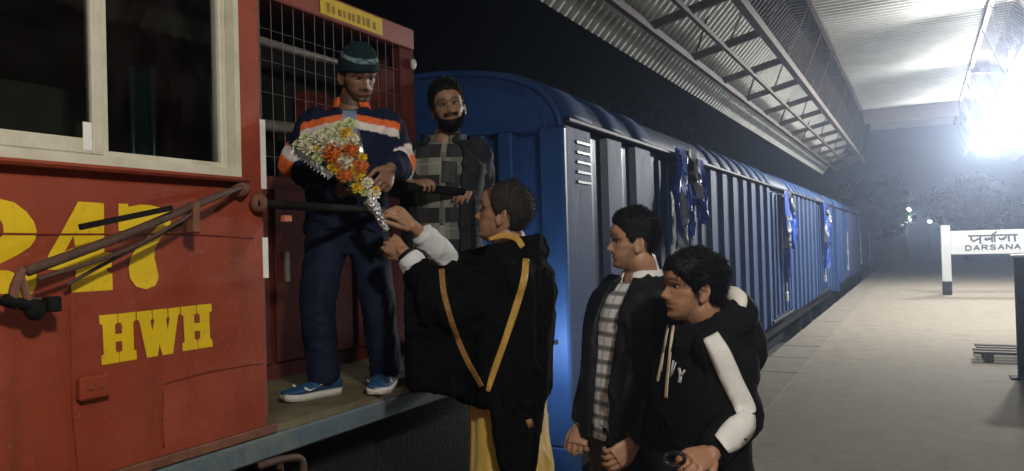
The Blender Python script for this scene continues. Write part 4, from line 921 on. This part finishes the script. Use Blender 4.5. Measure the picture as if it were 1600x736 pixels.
Cc[(np.abs(xr) <= .030) & (yf > .04) & (h < -.015) & (h > -.14)] = (.20, .28, .42)
Cc[(np.linalg.norm(cz[:, :2], axis=1) < .12) & (h > .004)] = (.72, .13, .03)
out = np.array(list(-C_F * .5 + UP * .0))
for k, sg in (('R', 1), ('L', -1)):
    s0, e, w_ = S['sh'][k]; d_, t_, r_ = seg_dist(V, e, w_); du, tu, ru = seg_dist(V, s0, e); side = rt * sg * .8 - np.array(list(C_F)) * .35; side = side / np.linalg.norm(side)
    for (dd, tt, rr, lo, hi) in ((du, tu, ru, .62, 1.01), (d_, t_, r_, -.01, .22)):
        m_ = (dd < .10) & (tt > lo) & (tt < hi); rn = rr / (np.linalg.norm(rr, axis=1)[:, None] + 1e-9); c_ = rn @ side
        Cc[m_ & (c_ > .80)] = (.72, .15, .04); Cc[m_ & (c_ > .35) & (c_ <= .80)] = (.70, .66, .64)
set_cols(me, Cc); link("track_jacket", local(me, t), M_cloth, t)
M_navy = pm("navy_track_cloth", (.006, .010, .032), .8, var=.25, scale=12, bump=.2, bscale=200, spec=.25)
trousers(t, S, M_navy, (.092, .074, .068), seed=31)
M_shoe = pm("blue_mesh_shoe", (.02, .08, .20), .7, var=.25, scale=60, bump=.3, bscale=200); M_sole = pm("white_rubber_sole", (.60, .58, .54), .6)
shoe(t, S['legR']['ankle'], -C_R * .85 - C_F * .8, z_floor, M_shoe, M_sole, M_white); shoe(t, S['legL']['ankle'], -C_F - C_R * .1, z_floor, M_shoe, M_sole, M_white)
w_ = S['armL']['wrist']; dd = (S['armL']['elbow'] - w_).normalized(); MB().tube([(w_ + dd * .005)[:], (w_ + dd * .03)[:]], .036, 16).obj("wristband", pm("pale_wristband", (.35, .34, .36), .4), t, True)

# ---- 2: bearded man at the end railing
S = dict(floor=z_floor, torso=2, look=(-8, 2, 9), head=P(700, 166, 3.93), neck=P(693, 220, 3.98), pelvis=P(690, 400, 4.05), skin=SK2, stubble=.75, hs=1.06, gaze=1, neckw=1.0)
S['armR'] = dict(elbow=P(618, 285, 4.02), wrist=P(640, 287, 3.74), hd=P(668, 284, 3.70) - P(640, 287, 3.74), hn=UP + C_F * -.4, ts=-1, curl=(.35, .9, .6), hsz=.95)
S['armL'] = dict(elbow=P(752, 296, 4.1), wrist=P(733, 284, 3.92), hd=P(716, 318, 3.80) - P(733, 284, 3.92), hn=-C_F * 1 + UP * .35 + C_R * .2, ts=1, curl=(.35, .5, .35))
f_ = z_floor
S['legR'] = dict(knee=P(665, 480, 4.05), ankle=PZ(668, 560, f_ + .085)); S['legL'] = dict(knee=P(715, 480, 4.08), ankle=PZ(715, 556, f_ + .085))
t = build_person("bearded man in grey checked shirt and open dark jacket leaning on the rail", S); HM = S['HM']
V, F = hair_shell(HM, lambda Z, T, V: sstep(-.004, .030, Z - HL(T, HAIRLINE) + .006 * vnoise(V * 60, 4)), lambda Z, T, V: .006 + .012 * sstep(.15, .21, Z) * (V[:, 1] > -.05), 41, strands=7000, slen=.017, comb=(.2, .1, .2), rnd=.25); mobj("hair", V, F, M_hair, t)
V, F = hair_shell(HM, lambda Z, T, V: np.clip(sstep(.005, -.005, Z - HL(T, BEARD) + .008) + (np.exp(-((Z - .067) / .005) ** 2) * (np.abs(V[:, 0]) < .03) * (V[:, 1] > .05)) - 1.5 * np.exp(-(V[:, 0] / .016) ** 2 - ((Z - .0525) / .0055) ** 2) * (V[:, 1] > .03), 0, 1), lambda Z, T, V: .0045 + .004 * sstep(.03, .0, Z), 43, strands=3500, slen=.010, comb=(0, .25, -.5)); mobj("beard", V, F, M_hair, t)
M_plaid1 = plaid("grey_green_flannel_check", (.22, .23, .195), [(1, .165, .02, .078, (.012, .013, .015), .93), (0, .16, .0, .028, (.42, .41, .35), .55), (0, .16, .085, .05, (.05, .05, .05), .45), (1, .165, .125, .008, (.33, .32, .28), .5)])
sh_ = shirt(t, S, M_plaid1, "shirt", -.004)
mb = MB(); collar(mb, S, S['neck'] - UP * .03, .088, .080, .055, .42); me = remesh(*mb.arr(), .005, 1); uvm = me.uv_layers.new(name="UVMap"); link("shirt_collar", local(me, t), pm("flannel_collar", (.13, .135, .12), .8, var=.5, scale=30), t)
bv = bvh_of(sh_.data, org(t)); decal("button_placket", [(693, 238), (691, 300), (690, 352)], [7, 7, 7], bv, pm("placket_cloth", (.13, .13, .11), .8, var=.3, scale=40), t, .004)
decal("chest_pocket", [(703, 252), (702, 272), (701, 286)], [24, 24, 24], bv, pm("pocket_cloth", (.045, .048, .045), .8, var=.3, scale=40), t, .005)
mb = MB(); ro = rings(S['neck'], S['pelvis'] + UP * .02, fac(S['torso']), JS(S), .026); ri = rings(S['neck'], S['pelvis'] + UP * .02, fac(S['torso']), JS(S), .008); V, F = shell(ro, ri, .60, .50); mb.add(V, F); sleeves(mb, S, (.082, .07, .052), stop=.96)
collar(mb, S, S['neck'] - UP * .045, .104, .112, .075, .75, thick=.014)
me = remesh(*mb.arr(), .0075, 3); wrinkle(me, .010, (9, 9, 7), 51); link("jacket", local(me, t), pm("dark_slate_jacket", (.012, .014, .019), .8, var=.3, scale=14, bump=.25, bscale=150), t)
M_btr = pm("black_trouser_cloth", (.012, .012, .014), .85, var=.3, scale=15, bump=.2, bscale=150)
trousers(t, S, M_btr, seed=33); M_bshoe = pm("black_shoe", (.012, .011, .011), .45)
for k in 'RL': shoe(t, S['leg' + k]['ankle'], -C_F, f_, M_bshoe, M_bshoe)
MB().tube([P(596, 288, 3.55)[:], P(660, 294, 3.72)[:], P(738, 302, 3.90)[:]], .022, 10, 3).tube([P(738, 302, 3.9)[:], P(742, 430, 3.95)[:], P(742, 560, 3.95)[:]], .018, 8).obj("end_rail", M_black, loco, True)

# ---- 3: man in the black shawl
S = dict(torso=98, look=(104, -12, 0), head=P(788, 331, 3.1), neck=P(803, 392, 3.1), pelvis=P(790, 620, 3.12), skin=SK3, stubble=.12, scalp=.75, hs=1.12, wide=1.05, neckw=1.12)
S['armL'] = dict(shoulder=P(806, 430, 2.93), elbow=P(706, 484, 2.95), wrist=P(634, 398, 3.04), hd=P(598, 372, 3.10) - P(634, 398, 3.04), hn=-C_F + UP * .25 - C_R * .2, ts=-1, curl=(.45, .75, .5), hsz=1.05, thumb=(.5, .15))
S['armR'] = dict(shoulder=P(785, 420, 3.28), elbow=P(716, 420, 3.32), wrist=P(648, 356, 3.16), hd=P(606, 318, 3.10) - P(648, 356, 3.16), hn=-C_F * .7 + UP * .8 + C_R * .3, ts=-1, curl=(.4, .8, .5), hsz=1.05, thumb=(.35, .1))
stand_legs(S, 0); S['vox'] = .0036
t = build_person("balding man in black shawl with gold borders handing up the flowers", S); p3 = t; HM = S['HM']
BALD = [(0, .228), (25, .226), (45, .214), (58, .194), (68, .150), (78, .100), (86, .098), (94, .124), (110, .112), (125, .070), (150, .045), (180, .042)]
V, F = hair_shell(HM, lambda Z, T, V: sstep(-.010, .010, Z - HL(T, BALD) + .006 * vnoise(V * 70, 4)) * (1 - .75 * np.exp(-(((V[:, 1] + .07) / .03) ** 2 + ((Z - .185) / .028) ** 2 + (V[:, 0] / .035) ** 2))), lambda Z, T, V: .0065 + 0 * Z, 61, strands=2600, slen=.010, comb=(0, -.5, -.2), wide=1.05); mobj("hair", V, F, M_hairg, t)
M_kur = pm("yellow_silk_kurta", (.52, .34, .06), .45, var=.15, scale=10, stretch=(2, 2, .6), bump=.15, bscale=20, col2=(.62, .42, .10), sheen=.2)
fw = fac(S['torso']); low = Vector((S['pelvis'].x, S['pelvis'].y, .42)) - fw * .02
V, F = closed_loft(rings(S['neck'], low, fw, [(0, .08, .075), (.06, .16, .10), (.15, .19, .125), (.4, .19, .14), (.65, .19, .15), (1.0, .235, .19)], .0)); me = remesh(V, F, .01, 2); wrinkle(me, .014, (11, 11, 1.2), 13); link("kurta", local(me, t), M_kur, t)
mb = MB()
for k in 'RL':
    s0, e, w_ = S['sh'][k]; c0 = e.lerp(w_, .86 if k == 'R' else .93); mb2 = MB().tube([s0[:], e[:], e.lerp(w_, .5)[:], c0[:]], [.052, .055, .056, .049], 18, 5) if k == 'R' else MB().tube([e.lerp(w_, .5)[:], e.lerp(w_, .7)[:], c0[:]], [.05, .052, .047], 18, 5); me = remesh(*mb2.arr(), .006, 2); wrinkle(me, .005, (14, 14, 14), 17); link("sleeve", local(me, t), pm("white_shirt_sleeve", (.66, .68, .70), .8, var=.06, bump=.15, bscale=120), t)
w_ = S['armL']['wrist']; dd = (S['armL']['elbow'] - w_).normalized(); MB().tube([(w_ + dd * -.002)[:], (w_ + dd * .018)[:]], .034, 16).obj("wristband", M_black, t, True)
# shawl: cloth hung over shoulders and both arms
mb = MB(); tS = [(0, .085, .082), (.05, .15, .105), (.10, .205, .125), (.2, .235, .150), (.45, .245, .165), (.75, .25, .172), (1.0, .255, .178)]
hemL = P(790, 616, 3.12); V, F = closed_loft(rings(S['neck'] + UP * .005, hemL, fw, tS, .005, .0)); mb.add(V, F)
def hp(*pts, r=.022):
    out = []
    for (x, y, tt) in pts:
        c = P(x, y, tt)
        for d in ((1, 0, 0), (-1, 0, 0), (0, 1, 0), (0, -1, 0), (0, 0, 1), (0, 0, -1)): out.append((c + Vector(d) * r)[:])
    return hull(out)
mb.add(*hp((806, 424, 2.95), (712, 422, 3.0), (652, 418, 3.01), (640, 455, 2.99), (645, 520, 2.98), (760, 520, 2.9), (800, 500, 2.9)))
mb.add(*hp((642, 455, 2.99), (720, 440, 2.95), (648, 604, 3.0), (715, 616, 2.96), (770, 612, 2.93), (790, 500, 2.92)))
mb.add(*hp((790, 412, 3.25), (716, 412, 3.28), (712, 440, 3.27), (700, 600, 3.2), (770, 600, 3.22), (800, 460, 3.25)))
mb.add(*hp((812, 420, 2.96), (836, 420, 3.18), (852, 480, 3.20), (862, 510, 3.15), (850, 590, 3.18), (800, 590, 2.98), (790, 480, 2.94)))
mb.add(*hp((775, 520, 2.90), (845, 500, 2.96), (850, 600, 2.98), (838, 650, 2.95), (828, 775, 2.90), (784, 690, 2.86), (800, 775, 2.86), (768, 600, 2.88), (840, 640, 3.12), r=.018))
s0, e, w_ = S['sh']['L']; mb.tube([(s0 + UP * .01)[:], e[:], e.lerp(w_, .45)[:], e.lerp(w_, .72)[:]], [.10, .092, .08, .068], 18, 4)
s0, e, w_ = S['sh']['R']; mb.tube([(s0 + UP * .01)[:], s0.lerp(e, .5)[:], e[:]], [.10, .09, .075], 18, 4)
cN = S['neck']; ring_ = [cN + fw * (.10 * math.cos(a)) + fw.cross(UP) * (.105 * math.sin(a)) + UP * (.008 - .030 * math.cos(a)) for a in np.linspace(.25, 2 * math.pi - .25, 14)]
mb.tube([q[:] for q in ring_], .030, 10, 3); mb.tube([(q - UP * .04)[:] for q in ring_], .04, 10, 3)
me = remesh(*mb.arr(), .0085, 9); wrinkle(me, .016, (9, 9, 2.6), 23, .3); wrinkle(me, .004, (25, 25, 12), 29)
M_shawl = pm("black_wool_shawl", (.0045, .0046, .0050), .95, var=.35, scale=18, bump=.35, bscale=220, spec=.08)
bv = bvh_of(me); so = link("shawl", local(me, t), M_shawl, t)
M_gold = pm("gold_woven_border", (.42, .24, .045), .6, var=.35, scale=90, bump=.4, bscale=260, col2=(.55, .33, .07)); M_goldshade = pm("shaded_gold_border", (.26, .13, .035), .7, var=.35, scale=90, bump=.4, bscale=260)  # second gold is darkened: the left border's shade is in its colour
decal("shawl_border", [(822, 404), (818, 440), (803, 490), (786, 540), (770, 585), (762, 612)], [10, 11, 11, 10, 10, 7], bv, M_gold, so)
decal("shawl_border", [(690, 420), (694, 460), (708, 510), (728, 560), (752, 604)], [9, 9, 9, 9, 9], bv, M_goldshade, so)
decal("shawl_border", [(764, 374), (786, 368), (806, 372), (817, 386)], [5, 9, 10, 9], bv, M_gold, so)
decal("shawl_tassel", [(826, 655), (830, 668)], [10, 8], bv, M_goldshade, so)
trousers(t, S, pm("cream_pyjama", (.5, .45, .34), .8), seed=35)
for k in 'RL': shoe(t, S['leg' + k]['ankle'], fw, 0, M_bshoe, M_bshoe)

# ---- 4: man in the checked shirt
S = dict(bulk=.95, torso=58, look=(90, -2, 0), head=P(989, 376, 2.88), neck=P(1005, 432, 2.9), pelvis=P(980, 680, 2.92), skin=SK4, stubble=.3, hs=.93, wide=1.04, neckw=1.12, vox=.0036)
S['armR'] = dict(elbow=P(930, 580, 3.08), wrist=P(912, 660, 2.98), hd=P(898, 704, 2.92) - P(912, 660, 2.98), hn=-C_F * .9 - C_R * .5, ts=1, curl=(.6, .8, .5))
S['armL'] = dict(elbow=P(1050, 590, 2.76), wrist=P(992, 690, 2.68), hd=P(955, 722, 2.65) - P(992, 690, 2.68), hn=-C_F - UP * .2, ts=-1, curl=(.5, .6, .5))
stand_legs(S, 0); t = build_person("man in profile with neat black hair, black jacket open over a white checked shirt", S); HM = S['HM']
FADE = [(0, .184), (25, .181), (45, .170), (60, .148), (70, .108), (80, .100), (90, .126), (108, .112), (125, .072), (150, .048), (180, .044)]
V, F = hair_shell(HM, lambda Z, T, V: sstep(-.004, .028, Z - HL(T, FADE) + .004 * vnoise(V * 70, 4)), lambda Z, T, V: .003 + .020 * sstep(.145, .205, Z), 71, strands=9000, slen=.013, comb=(0, -.25, .35), wide=1.04, rnd=.2); mobj("hair", V, F, M_hair, t)
M_plaid2 = plaid("white_grey_check", (.76, .77, .77), [(1, .052, .0, .020, (.10, .11, .12), .75), (0, .05, .0, .013, (.20, .21, .23), .45), (1, .052, .008, .004, (.02, .02, .03), .6)])
shirt(t, S, M_plaid2, "shirt", -.004)
mb = MB(); collar(mb, S, S['neck'] - UP * .045, .090, .078, .072, .25, thick=.006); me = remesh(*mb.arr(), .0045, 1); link("shirt_collar", local(me, t), pm("white_collar", (.70, .71, .70), .8, var=.1), t)
mb = MB(); ro = rings(S['neck'], S['pelvis'] + UP * .0, fac(S['torso']), JS(S), .030); ri = rings(S['neck'], S['pelvis'], fac(S['torso']), JS(S), .006); V, F = shell(ro, ri, .20, .26); mb.add(V, F); sleeves(mb, S, (.074, .062, .048), stop=.97); collar(mb, S, S['neck'] - UP * .05, .104, .098, .055, .7, thick=.014)
me = remesh(*mb.arr(), .0075, 3); wrinkle(me, .011, (9, 9, 6), 53); link("jacket", local(me, t), M_leather, t)
trousers(t, S, M_btr, seed=37)
for k in 'RL': shoe(t, S['leg' + k]['ankle'], fac(58), 0, M_bshoe, M_bshoe)

# ---- 5: man in the hooded sweatshirt
S = dict(bulk=.90, torso=70, look=(80, -3, 0), head=P(1080, 447, 2.38), neck=P(1104, 511, 2.40), pelvis=P(1098, 780, 2.44), skin=SK5, stubble=.2, hs=.92, neckw=1.05, vox=.0034)
S['armL'] = dict(shoulder=P(1118, 546, 2.26), elbow=P(1160, 648, 2.27), wrist=P(1114, 706, 2.12), hd=P(1070, 726, 2.05) - P(1114, 706, 2.12), hn=UP * .8 - C_F * .7, ts=-1, curl=(.6, .8, .5))
S['armR'] = dict(elbow=P(1030, 690, 2.54), wrist=P(1046, 752, 2.32), hd=P(1064, 745, 2.2) - P(1046, 752, 2.32), hn=UP - C_F * .5, ts=-1, curl=(.6, .8, .5))
stand_legs(S, 0); t = build_person("man in a black hooded sweatshirt with white sleeve stripes, nearest to the viewer", S); HM = S['HM']
SHAG = [(0, .168), (20, .164), (40, .150), (58, .128), (70, .098), (80, .088), (88, .104), (104, .098), (125, .060), (150, .036), (180, .032)]
V, F = hair_shell(HM, lambda Z, T, V: sstep(-.004, .026, Z - HL(T, SHAG) + .007 * vnoise(V * 60, 4)), lambda Z, T, V: .005 + .013 * sstep(.12, .20, Z) + .003 * (V[:, 1] < -.05), 81, strands=11000, slen=.022, comb=(0, -.5, -.35), rnd=.16); mobj("hair", V, F, M_hair, t)
mb = MB(); V, F = closed_loft(rings(S['neck'] - UP * .015, S['pelvis'], fac(S['torso']), JS(S), .020)); mb.add(V, F); sleeves(mb, S, (.068, .062, .046))
fw = fac(S['torso']); rt = fw.cross(UP); N0 = S['neck']
hoodp = [N0 + fw * (.085 * math.cos(a)) * (1.0 if math.cos(a) > 0 else 1.25) + rt * (.095 * math.sin(a)) + UP * (.030 - .050 * math.cos(a)) for a in np.linspace(.12, 2 * math.pi - .12, 18)]
mb.tube([q[:] for q in hoodp], .032, 12, 3); mb.tube([(q - UP * .035 + (q - N0) * .12)[:] for q in hoodp], .045, 12, 3)
back = N0 - fw * .115; mb.add(*hull([(back + rt * (.13 * math.sin(a)) * math.cos(b) - fw * (.055 * math.cos(a) * math.cos(b)) + UP * (.12 * math.sin(b) - .06))[:] for a in np.linspace(0, 6.28, 14) for b in np.linspace(-1.5, 1.5, 9)]))
me = remesh(*mb.arr(), .0060, 4); wrinkle(me, .0042, (12, 12, 10), 63); V = get_v(me); Cc = np.tile(np.array([.0055, .0055, .0065]), (len(V), 1))
s0, e, w_ = S['sh']['L']; du, tu, ru = seg_dist(V, s0, e); df, tf, rf_ = seg_dist(V, e, w_); rn = lambda r_: r_ / (np.linalg.norm(r_, axis=1)[:, None] + 1e-9)
side = np.array(list((-C_F * .55 + C_R * .75 + UP * .35).normalized())); side2 = np.array(list((-C_F * .9 + C_R * .40 - UP * .25).normalized()))
m1 = (du < .13) * sstep(-.004, .004, df - du) * (tu > -.1) * sstep(.62, .74, rn(ru) @ side); m2 = (df < .13) * sstep(-.004, .004, du - df) * sstep(.36, .54, rn(rf_) @ side2) * sstep(.82, .76, tf)
topm = (du < .13) & (tu < .02) & (rn(V - np.array(list(s0))) @ side > .55) & ((V - np.array(list(N0))) @ np.array(list(C_R)) > -.02)
pass
set_cols(me, Cc); bv = bvh_of(me); hd_ = link("hooded_sweatshirt", local(me, t), M_cloth, t)
M_stripe = pm('white_sleeve_stripe', (.72, .72, .70), .85, var=.06, scale=25, bump=.3, bscale=240, spec=.15)
decal('sleeve_stripe', [(1110, 524), (1126, 555), (1146, 600), (1164, 636), (1168, 648)], [26, 33, 33, 32, 26], bv, M_stripe, hd_, .006); decal('sleeve_stripe', [(1170, 644), (1160, 664), (1143, 682), (1128, 694)], [22, 44, 46, 36], bv, M_stripe, hd_, .011)
lin = back + UP * .05 + fw * .06
M_lin = pm("white_hood_lining", (.72, .71, .66), .8, var=.1, bump=.2, bscale=120)
V, F = tube([q[:] for q in [lin + rt * -.10 + UP * .01, lin + rt * -.06 + UP * .035 - fw * .02, lin + rt * 0 + UP * .045 - fw * .03, lin + rt * .08 + UP * .03 - fw * .01]], [.018, .03, .03, .02], 12, 4); mobj("hood_lining", V, F, M_lin, hd_)
M_cord = pm("cream_drawstring", (.62, .55, .38), .8, bump=.3, bscale=300)
decal("drawstring", [(1052, 508), (1048, 540), (1043, 585), (1040, 622)], [4.5, 4.5, 4.5, 5], bv, M_cord, hd_, .010); decal("drawstring", [(1044, 508), (1038, 540), (1031, 575), (1027, 596)], [3.5, 3.5, 3.5, 4], bv, M_cord, hd_, .010)
M_print = pm("white_chest_print", (.55, .56, .60), .7)
decal("printed_letter", [(1061, 575), (1063, 588), (1061, 598)], [4, 5, 5], bv, M_print, hd_, .005); decal("printed_letter", [(1070, 578), (1064, 588)], [2.5, 3], bv, M_print, hd_, .0052)
decal("printed_letter", [(1052, 563), (1047, 588)], [2.5, 2.5], bv, M_print, hd_, .005); decal("printed_letter", [(1056, 566), (1050, 585)], [1.6, 1.6], bv, M_print, hd_, .005)
decal("printed_letter", [(1037, 548), (1033, 580)], [1.8, 1.8], bv, M_print, hd_, .005)
trousers(t, S, M_btr, seed=39)
for k in 'RL': shoe(t, S['leg' + k]['ankle'], fac(62), 0, M_bshoe, M_bshoe)
kr = thing("key_ring", P(1056, 718, 2.06), "dark looped strap held in the hooded man's hand", "strap")
V, F = tube([P(1054 + 16 * math.cos(a), 717 + 10 * math.sin(a), 2.05 + .02 * math.sin(a * 2))[:] for a in np.linspace(0, 6.2, 16)], .006, 8, 2); mobj("loop", V, F, pm("glossy_black_strap", (.02, .02, .022), .2, spec=.6), kr)

# ------------------------------------------------------------------ bouquet
bq = thing("bouquet", P(598, 352, 3.1), "flower bouquet of orange, yellow and white blooms in clear wrap with silver foil stem", "bouquet")
def bloom(kind, seed):
    rg = np.random.default_rng(seed); V = []; F = []
    rows = {'mum': [(.15, .34, 1.45, 6), (.45, .36, 1.1, 10), (.72, .38, .7, 13), (.95, .40, .28, 15)], 'ball': [(.15, .18, 1.45, 7), (.45, .2, 1.15, 13), (.72, .2, .8, 18), (.92, .2, .45, 22), (1.02, .2, .05, 24)]}[kind]
    for (r, w_, el, n) in rows:
        for i in range(n):
            a = 2 * math.pi * (i + rg.random() * .6) / n; el2 = el + rg.normal() * .12; d = np.array([math.cos(a) * math.cos(el2), math.sin(a) * math.cos(el2), math.sin(el2)]); s = np.array([-math.sin(a), math.cos(a), 0])
            L0 = .40; tip = d * (.92 + rg.random() * .14); rt_ = d * L0; mid = (rt_ + tip) / 2 + np.array([0, 0, .08]); b = len(V)
            V += [rt_, mid - s * w_ * .5, tip + np.array([0, 0, .06]), mid + s * w_ * .5]; F.append((b, b + 1, b + 2, b + 3))
    c, f = ellipsoid((0, 0, .1), (.62, .62, .5) if kind == 'ball' else (.42, .42, .3), None, 5); b = len(V); V += list(c); F += [tuple(i + b for i in q) for q in f]
    return np.array(V), F
protos = {}
M_fl = {'w': pm("cream_petal", (.80, .77, .62), .7, var=.12), 'y': pm("yellow_petal", (.80, .56, .02), .7, var=.12), 'o': pm("orange_petal", (.62, .15, .015), .7, var=.2, scale=20), 'p': pm("pale_green_petal", (.62, .66, .36), .7, var=.15)}
for k, kd in (('w', 'mum'), ('y', 'mum'), ('o', 'ball'), ('p', 'mum')):
    V, F = bloom(kd, ord(k)); me = make_mesh("flower", V, F, smooth=False); me.materials.append(M_fl[k]); protos[k] = me
FLW = [('y', 375, 150, 42), ('w', 410, 185, 32), ('w', 280, 190, 48), ('w', 220, 170, 36), ('w', 160, 225, 44), ('p', 100, 215, 28), ('y', 225, 235, 30), ('p', 215, 292, 32), ('w', 322, 148, 32), ('o', 300, 258, 58), ('o', 400, 240, 46), ('w', 375, 302, 40), ('y', 470, 285, 27), ('o', 455, 335, 44), ('y', 305, 345, 38), ('o', 370, 375, 46), ('y', 450, 380, 38), ('y', 440, 455, 34), ('w', 495, 430, 26), ('y', 545, 470, 22), ('w', 535, 495, 30), ('p', 390, 92, 30), ('p', 140, 180, 30), ('p', 330, 110, 28), ('w', 250, 245, 28), ('p', 262, 140, 28), ('o', 340, 318, 34), ('w', 345, 200, 30), ('y', 420, 345, 26), ('p', 480, 480, 24)]
apex = P(594, 338, 3.12); ctr = P(520, 245, 3.14)
def bqP(x, y, lift=0.0):
    px, py = 440 + x / 3.68, 170 + y / 3.68; d2 = ((x - 330) / 260) ** 2 + ((y - 260) / 260) ** 2
    return P(px, py, 3.12 - .055 * max(0, 1 - d2) - lift)
for (k, x, y, r) in FLW:
    o = link("flower", protos[k], None, bq); c = bqP(x, y); o.location = c - org(bq); s = r / 3.68 * 3.1 / 1200 * (1.5 if k in 'wp' else 1.25); o.scale = (s, s, s * .9)
    nrm = (-C_F + (c - apex).normalized() * .35 + Vector((random.uniform(-.25, .25), random.uniform(-.25, .25), random.uniform(-.1, .3)))).normalized(); o.rotation_euler = nrm.to_track_quat('Z', 'Y').to_euler()
M_grn = pm("fern_green", (.10, .20, .04), .7, var=.4, scale=20, col2=(.22, .30, .08)); V = []; F = []; rg = np.random.default_rng(5)
tri = [(75, 225), (395, 70), (520, 500), (470, 540), (270, 380)]
for i in range(520):
    k = rg.random(); e0 = Vector((75, 225, 0)).lerp(Vector((400, 66, 0)), rg.random()); e1 = Vector((500, 520, 0)); q = e0.lerp(e1, k ** .8); c = bqP(q.x + rg.normal() * 12, q.y + rg.normal() * 12, -.03 + rg.normal() * .008); d = Vector(rg.normal(size=3)).normalized() * .016; s = d.cross(C_F).normalized() * .004; b = len(V); V += [(c - d)[:], (c + s)[:], (c + d)[:], (c - s)[:]]; F.append((b, b + 1, b + 2, b + 3))
fo = mobj("foliage", V, F, M_grn, bq, smooth=False); fo['kind'] = 'stuff'
stems = MB()
for i in range(9):
    a = i * .7; stems.tube([bqP(500 + 6 * math.cos(a), 470)[:], (apex + Vector((.006 * math.cos(a), 0, .006 * math.sin(a))))[:], P(604 + 2 * math.cos(a), 362, 3.1)[:]], .003, 5)
so_ = stems.obj("stems", M_grn, bq, True); so_['kind'] = 'stuff'
M_foil = pm("silver_foil", (.62, .62, .64), .38, metal=.9, var=.1, bump=.8, bscale=70, spec=.6)
V, F = tube([P(576, 312, 3.09)[:], P(588, 328, 3.09)[:], P(597, 346, 3.1)[:], P(604, 360, 3.1)[:]], [.028, .020, .014, .013], 18, 6); V = V + RNG.normal(size=V.shape) * .0022; mobj("foil_stem", V, F, M_foil, bq, smooth=False)
M_wrap = glassy("clear_wrap", (.97, .98, .95), .10, .12, .02)
fan = [(40, 225), (110, 170), (200, 115), (290, 75), (395, 40), (440, 60)]; V = []; F = []
for j, lift in enumerate((-.03, .05)):
    b = len(V)
    for i, (x, y) in enumerate(fan):
        for k in range(6): q = Vector((x, y)).lerp(Vector((520, 530)), k / 5); V.append(bqP(q.x, q.y, lift * (1 - k / 6) + .006 * math.sin(i * 2.1 + k * 3.3))[:])
    for i in range(len(fan) - 1):
        for k in range(5): F.append((b + i * 6 + k, b + (i + 1) * 6 + k, b + (i + 1) * 6 + k + 1, b + i * 6 + k + 1))
mobj("clear_wrapper", V, F, M_wrap, bq)
V = []; F = []; n = 13      # pinked silver edge of the wrapper
for i in range(n):
    q = Vector((55, 232)).lerp(Vector((285, 395)), i / (n - 1)); q2 = Vector((55, 232)).lerp(Vector((285, 395)), (i + .5) / (n - 1))
    V += [bqP(q.x + 14, q.y - 18, .05)[:], bqP(q.x - 4, q.y + 4, .052)[:], bqP(q2.x - 14, q2.y + 22, .055)[:]]
for i in range(n - 1): F += [(3 * i, 3 * i + 1, 3 * i + 4, 3 * i + 3), (3 * i + 1, 3 * i + 2, 3 * i + 4)]
mobj("silver_edge", V, F, M_foil, bq, smooth=False)

# ------------------------------------------------------------------ haze: one closed box of misty night air
g = MB(); g.box((-410, -210, -2.2), (410, 610, 11.5))
hz_o = g.obj("haze", None); hz_o['kind'] = 'stuff'
hm = bpy.data.materials.new("night_mist"); hm.use_nodes = True; t = hm.node_tree; t.nodes.clear()
pv = t.nodes.new("ShaderNodeVolumePrincipled"); pv.inputs['Color'].default_value = (.62, .75, 1.0, 1); pv.inputs['Density'].default_value = HAZE; pv.inputs['Anisotropy'].default_value = .80
o = t.nodes.new("ShaderNodeOutputMaterial"); t.links.new(pv.outputs[0], o.inputs['Volume'])
hz_o.data.materials.append(hm)
